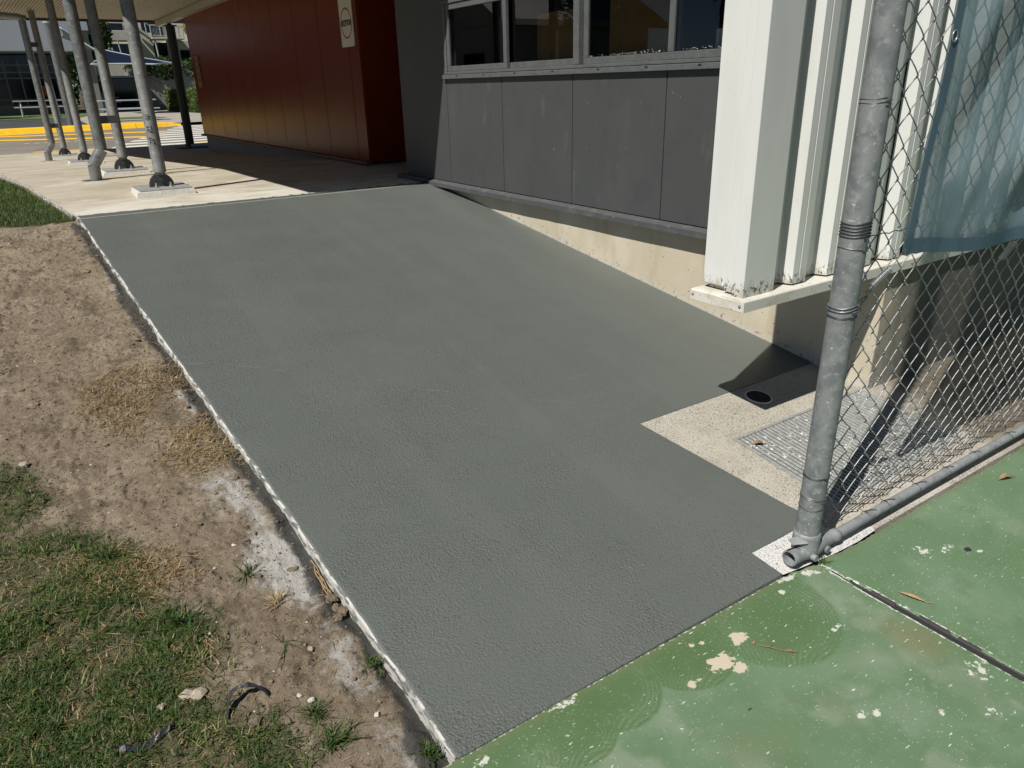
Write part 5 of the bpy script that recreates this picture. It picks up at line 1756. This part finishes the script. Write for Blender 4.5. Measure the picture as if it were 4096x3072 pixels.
Vs, Fs, Ts = [], [], []; off = 0
for q in range(16):
    V, F, T = leaf_cloud(1500, (-4 + q * 3.2, 112 + 5 * math.sin(q * 2.1), 4.5 + 1.5 * math.sin(q * 1.7)), (4.2, 3.5, 5.5), .34, 900 + q, .35)
    Vs.append(V); Fs.append(F + off); Ts.append(T); off += len(V)
tag(mesh_np('distant_trees', np.concatenate(Vs), np.concatenate(Fs), M_LEAF, attrs=dict(tint=np.concatenate(Ts))), 'dark distant belt of trees closing the view behind the house', 'trees', kind='stuff')

# --- neighbours on the left, seen mirrored in the windows
nh = thing('neighbour_house', (-12, 27.5, .5), 'low cream house with a grey gable roof mirrored in the window', 'building')
mb = MB(); mb.bevbox(-16.5, -9.2, 24.5, 32, .4, 3.6, .03); mb.build('wall', M_CREAM, nh)
mb = MB(); mb.prism([(23.9, 3.55), (28.2, 6.0), (32.6, 3.55), (32.6, 3.75), (28.2, 6.22), (23.9, 3.75)], 'x', -17, -8.7); mb.build('roof', M_ROOF, nh)
mb = MB(); mb.prism([(24.5, 3.6), (32, 3.6), (28.2, 5.95)], 'x', -16.4, -9.25); mb.build('gable', M_CREAM, nh)
mb = MB(); mb.bevbox(-9.19, -9.12, 25.6, 27.0, 1.4, 2.7, .01); mb.bevbox(-9.19, -9.12, 28.5, 30.2, 1.4, 2.7, .01); mb.build('window', M_DGLASS, nh)
for i, (x, y, hh, rr) in enumerate(((-19, 22, 11, 4.5), (-13, 36, 12, 4.8), (-8, 41, 10, 4.2), (-20, 33, 13, 5), (-16, 47, 13, 5), (-6.5, 52, 11, 4), (-24, 16, 12, 5), (-26, 42, 14, 6))):
    tree('garden_tree', (x, y, .3), hh, rr, 7000, .26, 40 + i, ['broad garden tree left of the low cream house', 'garden tree just behind the low cream house', 'garden tree by the road left of the yard', 'tall garden tree behind the low cream house roof', 'garden tree at the back of the left gardens', 'garden tree beside the pale hall', 'garden tree nearest the court on the left', 'farthest tall garden tree on the left'][i], group='trees left of the road')

# ================================================================== GRASS, STRAW, LITTER
def blades(P, L, Wd, lean, seed, up=1.0, curl=.6):
    """one mesh of bent blades; P roots (n x 3)"""
    n = len(P); r_ = np.random.default_rng(seed)
    az = r_.random(n) * 2 * math.pi
    d = np.stack([np.cos(az), np.sin(az), np.zeros(n)], 1)
    s_ = np.stack([-np.sin(az), np.cos(az), np.zeros(n)], 1)
    ln = L * (.5 + .9 * r_.random(n)); le = lean * (.35 + 1.0 * r_.random(n))
    w_ = (Wd * (.6 + .8 * r_.random(n)))[:, None]
    up_ = np.sqrt(np.maximum(.02, 1 - np.minimum(le, .99) ** 2))
    z_ = np.array([0, 0, 1.0])
    p1 = P + d * (ln * le * .45)[:, None] + z_ * (ln * up_ * .55 * up)[:, None]
    p2 = P + d * (ln * le * (1 + curl * .3))[:, None] + z_ * (ln * up_ * (.9 - .35 * curl * le) * up)[:, None]
    V = np.stack([P - s_ * w_, P + s_ * w_, p1 + s_ * w_ * .8, p1 - s_ * w_ * .8, p2], 1).reshape(-1, 3)
    b_ = np.arange(n)[:, None] * 5
    F = np.concatenate([b_ + np.array([0, 1, 2]), b_ + np.array([0, 2, 3]), b_ + np.array([3, 2, 4])], 1).reshape(-1, 3)
    return V, F


def scatter(poly, n, seed, soft=.05, dens=None):
    r_ = np.random.default_rng(seed)
    xs_ = [p[0] for p in poly]; ys_ = [p[1] for p in poly]
    x = r_.uniform(min(xs_) - soft, max(xs_) + soft, n); y = r_.uniform(min(ys_) - soft, max(ys_) + soft, n)
    keep = r_.random(n) < sstep(-soft, soft, poly_dist(x, y, poly))
    if dens is not None: keep &= r_.random(n) < dens(x, y)
    return x[keep], y[keep]


def ground_z(x, y):
    z = soil_h(x, y)
    zl = np.interp(y, [a for a, b in WALK], [b for a, b in WALK]) - 0.035 + 0.02 * (fbm(x * 6, y * 6, 3) - .5)
    return np.where(y > 6.6, zl, z)


def grass_obj(name, polys, L, Wd, lean, mat, label, cat, seed, up=1.0, tmean=.36, tsd=.25, soft=.05, dens=None, lift=0.0):
    Ps = []
    for i, (pl, n) in enumerate(polys):
        x, y = scatter(pl, n, seed + i, soft, dens)
        Ps.append(np.stack([x, y, ground_z(x, y) - .002 + lift], 1))
    P = np.concatenate(Ps)
    V, F = blades(P, L, Wd, lean, seed, up)
    r_ = np.random.default_rng(seed + 99)
    tn = np.clip(r_.normal(tmean, tsd, len(P)) + .5 * (fbm(P[:, 0] * 5, P[:, 1] * 5, 61) - .5), 0, 1)
    o = mesh_np(name, V, F, mat, attrs=dict(tint=np.repeat(tn, 5)))
    return tag(o, label, cat, kind='stuff')


cl_d = lambda x, y: np.clip(.20 + 1.3 * sstep(.36, .58, fbm(x * 8, y * 8, 71)), 0, 1)
GA2 = [(-0.55, 2.72), (-0.18, 2.70), (-0.05, 2.60), (0.05, 2.45), (0.05, 2.2), (0.16, 2.04), (0.20, 1.88), (0.08, 1.85), (0.08, 1.75), (0.24, 1.59), (0.25, 1.40), (-0.55, 1.35)]
GC2 = [(-0.9, 13.5), (-0.22, 12.6), (0.10, 9.23), (0.235, 7.79), (0.355, 6.72), (0.34, 6.58), (0.13, 6.62), (-0.13, 6.70), (-0.5, 6.6), (-1.2, 6.7)]
grass_obj('short_grass', [(GA2, 110000), (GB, 16000)], .023, .0012, .80, M_GRASS, 'patchy green grass in the lower left corner beside the bare soil', 'grass', 301, dens=cl_d, soft=.11)
GL = [(-2.4, 0.9), (-0.5, 1.30), (-0.5, 2.75), (-0.9, 3.3), (-2.4, 3.6)]
grass_obj('outer_grass', [(GL, 70000)], .032, .0022, .78, M_GRASS, 'green grass spreading out to the left of the bare soil', 'grass', 306, dens=cl_d, soft=.12)
grass_obj('long_grass', [(GA2, 5200), (GB, 900)], .060, .0019, .85, M_GRASS, 'longer bent grass blades among the short lawn', 'grass', 311, dens=cl_d, up=.7)
grass_obj('verge_grass', [(GC2, 70000)], .050, .0020, .7, M_GRASS, 'thick green grass along the pale walkway edge', 'grass', 321, soft=.03)
for i, (pl, n, nm) in enumerate((([(0.06, 3.75), (0.23, 3.87), (0.5, 3.78), (0.51, 3.56), (0.37, 3.49), (0.2, 3.23), (0.04, 3.45)], 5200, 'larger straw coloured mat of dead grass beside the ramp edge'),
                                 ([(0.33, 3.2), (0.49, 3.22), (0.53, 3.02), (0.51, 2.85), (0.35, 2.83), (0.26, 2.97)], 3200, 'small straw coloured mat of dead grass nearest the ramp edge'),
                                 ([(-0.13, 2.55), (0.02, 2.52), (0.2, 2.38), (0.21, 2.25), (0.07, 2.24), (-0.11, 2.39)], 2800, 'straw coloured dead grass bordering the green lawn'),
                                 ([(0.1, 1.99), (0.22, 1.9), (0.17, 1.8), (0.09, 1.88)], 450, 'sparse dry stalks by the loose stones'))):
    grass_obj('dead_grass', [(pl, n)], .055, .0013, .97, M_STRAW, nm, 'dead grass', 331 + i * 7, up=.42, tmean=.5, tsd=.28, soft=.07, lift=.004)
grass_obj('lawn_straw', [(GA2, 4200)], .032, .0011, .97, M_STRAW, 'dry stalks mixed through the green lawn patch', 'straw', 365, up=.6, tmean=.55, soft=.06, lift=.006)
allsoil = [(-0.4, 6.4), (0.40, 6.4), (0.53, 3.2), (0.55, 1.4), (0.2, 1.3), (0.25, 2.0), (0.1, 2.5), (-0.4, 3.0)]
grass_obj('loose_straw', [(allsoil, 1500)], .030, .0010, .99, M_STRAW, 'loose dry stalks strewn over the bare soil', 'straw', 371, up=.25, tmean=.55, soft=.02, lift=.004)
gut = [(2.30, 1.205), (5.0, 1.195), (5.0, 1.235), (2.30, 1.24)]
x, y = scatter(gut, 1500, 381, .008, lambda x, y: sstep(.50, .68, fbm(x * 11, y * 3, 73)))
P = np.stack([x, y, np.full(len(x), .0)], 1)
V, F = blades(P, .026, .0010, .9, 382, .8)
tag(mesh_np('gutter_straw', V, F, M_STRAW, attrs=dict(tint=np.repeat(np.clip(np.random.default_rng(3).normal(.55, .25, len(P)), 0, 1), 5))), 'dry grass bits caught in the gutter under the fence rail', 'straw', kind='stuff')

# individual weeds
for i, (x, y, n, L, lb) in enumerate(((0.371, 1.834, 12, .075, 'spreading green weed with two long shoots on the bare soil'), (0.358, 1.555, 60, .055, 'green grass tuft below the black plastic strip'), (0.367, 1.454, 90, .060, 'bushy green grass tuft at the bottom edge of the picture'),
                                  (0.555, 1.64, 70, .060, 'green grass tuft leaning on the white ramp edge near its foot'), (0.357, 2.173, 45, .065, 'upright green weed beside the largest white chalk patch'), (0.122, 2.07, 60, .085, 'long bladed grass clump at the edge of the green lawn'), (0.402, 2.004, 60, .050, 'half dead grass tuft beside the white chalk patch'),
                                  (0.565, 1.30, 80, .050, 'grass tuft at the lower corner of the ramp'), (2.085, 1.185, 40, .034, 'tiny grass tuft at the end of the court joint by the fence post'), (0.36, 6.60, 40, .11, 'wispy grass stalks at the top left corner of the ramp'), (-0.02, 2.49, 50, .10, 'broad bladed grass clump above the dead grass'))):
    z = 0.0 if x > 2 else float(ground_z(np.array([x]), np.array([y]))[0])
    r_ = np.random.default_rng(400 + i)
    P = np.stack([x + .010 * r_.normal(size=n) * (n / 50) ** .5, y + .010 * r_.normal(size=n) * (n / 50) ** .5, np.full(n, z - .003)], 1)
    V, F = blades(P, L, .0017, .85, 410 + i, .9)
    tn = np.clip(r_.normal(.35 if i != 6 else .7, .2, n), 0, 1)
    o = mesh_np('grass_tuft', V, F, M_GRASS if i != 6 else M_STRAW, origin=(x, y, z), attrs=dict(tint=np.repeat(tn, 5)))
    tag(o, lb, 'weed', 'weeds on the bare ground')

# pebbles: many tiny ones as one mass, the larger as things
def rock(mb, c, r, seed):
    r_ = np.random.default_rng(seed)
    t_ = (1 + 5 ** .5) / 2
    vs = np.array([(-1, t_, 0), (1, t_, 0), (-1, -t_, 0), (1, -t_, 0), (0, -1, t_), (0, 1, t_), (0, -1, -t_), (0, 1, -t_), (t_, 0, -1), (t_, 0, 1), (-t_, 0, -1), (-t_, 0, 1)]) / 1.9
    vs = vs * (r_.uniform(.7, 1.25, (12, 1))) * r * np.array([1.2, .95, .62])
    a = r_.random() * 6.28; ca, sa = math.cos(a), math.sin(a)
    vs = np.stack([vs[:, 0] * ca - vs[:, 1] * sa, vs[:, 0] * sa + vs[:, 1] * ca, vs[:, 2]], 1) + np.array(c)
    mb.add(vs, [(0, 11, 5), (0, 5, 1), (0, 1, 7), (0, 7, 10), (0, 10, 11), (1, 5, 9), (5, 11, 4), (11, 10, 2), (10, 7, 6), (7, 1, 8), (3, 9, 4), (3, 4, 2), (3, 2, 6), (3, 6, 8), (3, 8, 9), (4, 9, 5), (2, 4, 11), (6, 2, 10), (8, 6, 7), (9, 8, 1)])


for mat_, n_, nm, rr, lab in ((M_CLOD, 5200, 'soil_crumbs', .0034, 'brown crumbs and grit over the bare soil'), (M_PEB, 260, 'white_grit', .0028, 'white paint chips and grit over the bare soil')):
    x, y = scatter(allsoil + [(-.4, 6.4)], n_, 501 + n_, .03)
    z = ground_z(x, y); mb = MB()
    for i in range(len(x)): rock(mb, (x[i], y[i], z[i] + .001), rr * (.35 + .45 * random.paretovariate(2.6)), 9000 + i)
    tag(mb.build(nm, mat_, origin=(0, 0, 0)), lab, 'grit', kind='stuff')
for i, (x, y, r_s, mt, lb) in enumerate(((0.082, 1.786, .020, M_STONE, 'pale brown stone, the left of two beside the green lawn'), (0.110, 1.772, .019, M_STONE, 'grey brown stone, the right of two beside the green lawn'), (0.016, 1.791, .016, M_STONE, 'reddish stone at the lawn edge left of the pair'), (-0.205, 3.204, .020, M_STONE, 'smooth round stone at the left edge of the bare soil'),
                                       (0.365, 1.60, .010, M_PEB, 'white paint chip stone near the lower weeds'), (0.50, 1.47, .009, M_PEB, 'white chip on the soil near the ramp foot'), (0.425, 1.77, .010, M_STONE, 'small round brown stone below the spreading weed'), (0.19, 1.98, .007, M_PEB, 'white pebble right of the dry stalks'), (0.36, 2.33, .008, M_PEB, 'lone white pebble on the middle of the bare soil'), (0.34, 1.625, .008, M_PEB, 'white flake beside the black plastic strip end'))):
    z = float(ground_z(np.array([x]), np.array([y]))[0]); mb = MB(); rock(mb, (x, y, z + r_s * .25), r_s, 700 + i)
    tag(mb.build('stone', mt), lb, 'stone', 'stones on the bare soil')
# clods beside the ramp edge
for i, (x, y, r_s, lb) in enumerate(((0.545, 1.93, .030, 'large clod of earth against the ramp edge'), (0.552, 1.86, .024, 'clod of earth just below the large one'), (0.50, 2.13, .014, 'crumbly clod on the white chalk patch'), (0.225, 1.63, .020, 'dark clod of earth right of the plastic strip'), (0.28, 1.58, .018, 'dark clod of earth below the plastic strip end'))):
    z = float(ground_z(np.array([x]), np.array([y]))[0]); mb = MB()
    for q in range(7): rock(mb, (x + random.gauss(0, r_s * .6), y + random.gauss(0, r_s * .6), z + r_s * .25), r_s * random.uniform(.35, .8), 800 + i * 10 + q)
    tag(mb.build('earth_clod', M_SOIL), lb, 'clod', 'clods of earth')

# root at the ramp edge
mb = MB()
for q in range(5):
    y0_ = 2.14 - q * .03
    pts = [(0.563 + .008 * math.sin(q * 3 + j * 1.3), y0_ - j * .035, float(ground_z(np.array([.56]), np.array([y0_ - j * .035]))[0]) + .012 - .003 * j) for j in range(6)]
    mb.tube(pts, [.0028, .0026, .0022, .0018, .0013, .0008], 5)
tag(mb.build('dry_root', simple('root', (.30, .20, .11), .8, .2, 60)), 'dry brown root hanging along the ramp edge above the large clod', 'root')

# black plastic strip half buried in the lawn
def strip_obj(pts, w_, lb):
    mb = MB(); vs = []
    for i, (x, y, dz) in enumerate(pts):
        z = float(ground_z(np.array([x]), np.array([y]))[0]) + dz
        ww = w_ * (.7 + .6 * vn(i * .9, 2, 5))
        vs += [(x, y - ww, z), (x + .003, y, z + .006 + .004 * math.sin(i * 2.1)), (x, y + ww, z + .003 * math.sin(i * 1.3)), (x, y, z - .003)]
    n = len(pts)
    mb.add(vs, [(i * 4 + k_, i * 4 + (k_ + 1) % 4, i * 4 + 4 + (k_ + 1) % 4, i * 4 + 4 + k_) for i in range(n - 1) for k_ in range(4)] + [(0, 1, 2, 3), (4 * n - 1, 4 * n - 2, 4 * n - 3, 4 * n - 4)])
    tag(mb.build('plastic_strip', M_PLASTIC), lb, 'plastic strip')


strip_obj([(x, 1.70 + .012 * math.sin(x * 30), .012 + .004 * math.sin(x * 50)) for x in np.linspace(-.10, .02, 10)], .012, 'torn black plastic strip lying in the green lawn')
strip_obj([(.155, 1.665, .004), (.165, 1.685, .018), (.180, 1.702, .034), (.20, 1.707, .042), (.225, 1.702, .040), (.245, 1.695, .032), (.262, 1.685, .012), (.268, 1.678, .002)], .009, 'arched end of black plastic strip sticking out of the soil')

# leaves and twig
def leaf(name, x, y, z, L, wdt, rot, mat, lb, curl=.35):
    t = thing(name, (x, y, z), lb, 'leaf'); mb = MB(); n = 9; vs = []
    for i in range(n):
        u = i / (n - 1); hw = wdt * math.sin(math.pi * min(1, u * 1.02 + .02)) ** .8
        zz = curl * L * math.sin(math.pi * u) * .45 + .002
        for s_, dz in ((-1, .35 * hw), (0, 0), (1, .35 * hw)):
            a, c_ = (u - .5) * L, s_ * hw
            vs.append((x + a * math.cos(rot) - c_ * math.sin(rot), y + a * math.sin(rot) + c_ * math.cos(rot), z + zz + dz))
    mb.add(vs, [(i * 3 + k_, i * 3 + k_ + 1, i * 3 + k_ + 4, i * 3 + k_ + 3) for i in range(n - 1) for k_ in range(2)], True)
    mb.build('blade', mat, t)
    mb = MB(); a = L * .5
    mb.tube([(x + a * math.cos(rot), y + a * math.sin(rot), z + .003), (x + a * 1.5 * math.cos(rot + .1), y + a * 1.5 * math.sin(rot + .1), z + .006)], .0009, 5)
    mb.build('stalk', mat, t)


leaf('dead_leaf', 2.512, 1.815, zr(1.815) + .002, .055, .014, -.5, M_DLEAF, 'curled brown leaf lying on the drain grate')
leaf('dead_leaf', 3.214, 1.088, .002, .075, .013, -.35, M_DLEAF, 'curled brown leaf on the green court below the rail', .5)
leaf('dead_leaf', 1.62, .975, .002, .03, .004, -.9, M_DLEAF, 'small narrow brown leaf at the end of the twig')
leaf('dead_leaf', 1.562, 1.065, .002, .018, .006, .9, M_DLEAF, 'tiny brown leaf above the twig on the court')
leaf('dead_leaf', 2.155, .90, .003, .085, .008, -1.3, simple('tan_leaf', (.42, .26, .15), .8, .2, 50), 'long tan gum leaf lying beside the court joint', .05)
mb = MB(); mb.tube([(1.565, 1.05, .004), (1.585, 1.02, .007), (1.605, .99, .005), (1.625, .97, .004)], .0014, 5); mb.tube([(1.585, 1.02, .007), (1.60, 1.025, .009)], .001, 5)
tag(mb.build('twig', M_DLEAF), 'thin dark twig on the scrubbed part of the court', 'twig')

SC.cycles.max_bounces = 8
SC.cycles.transparent_max_bounces = 12
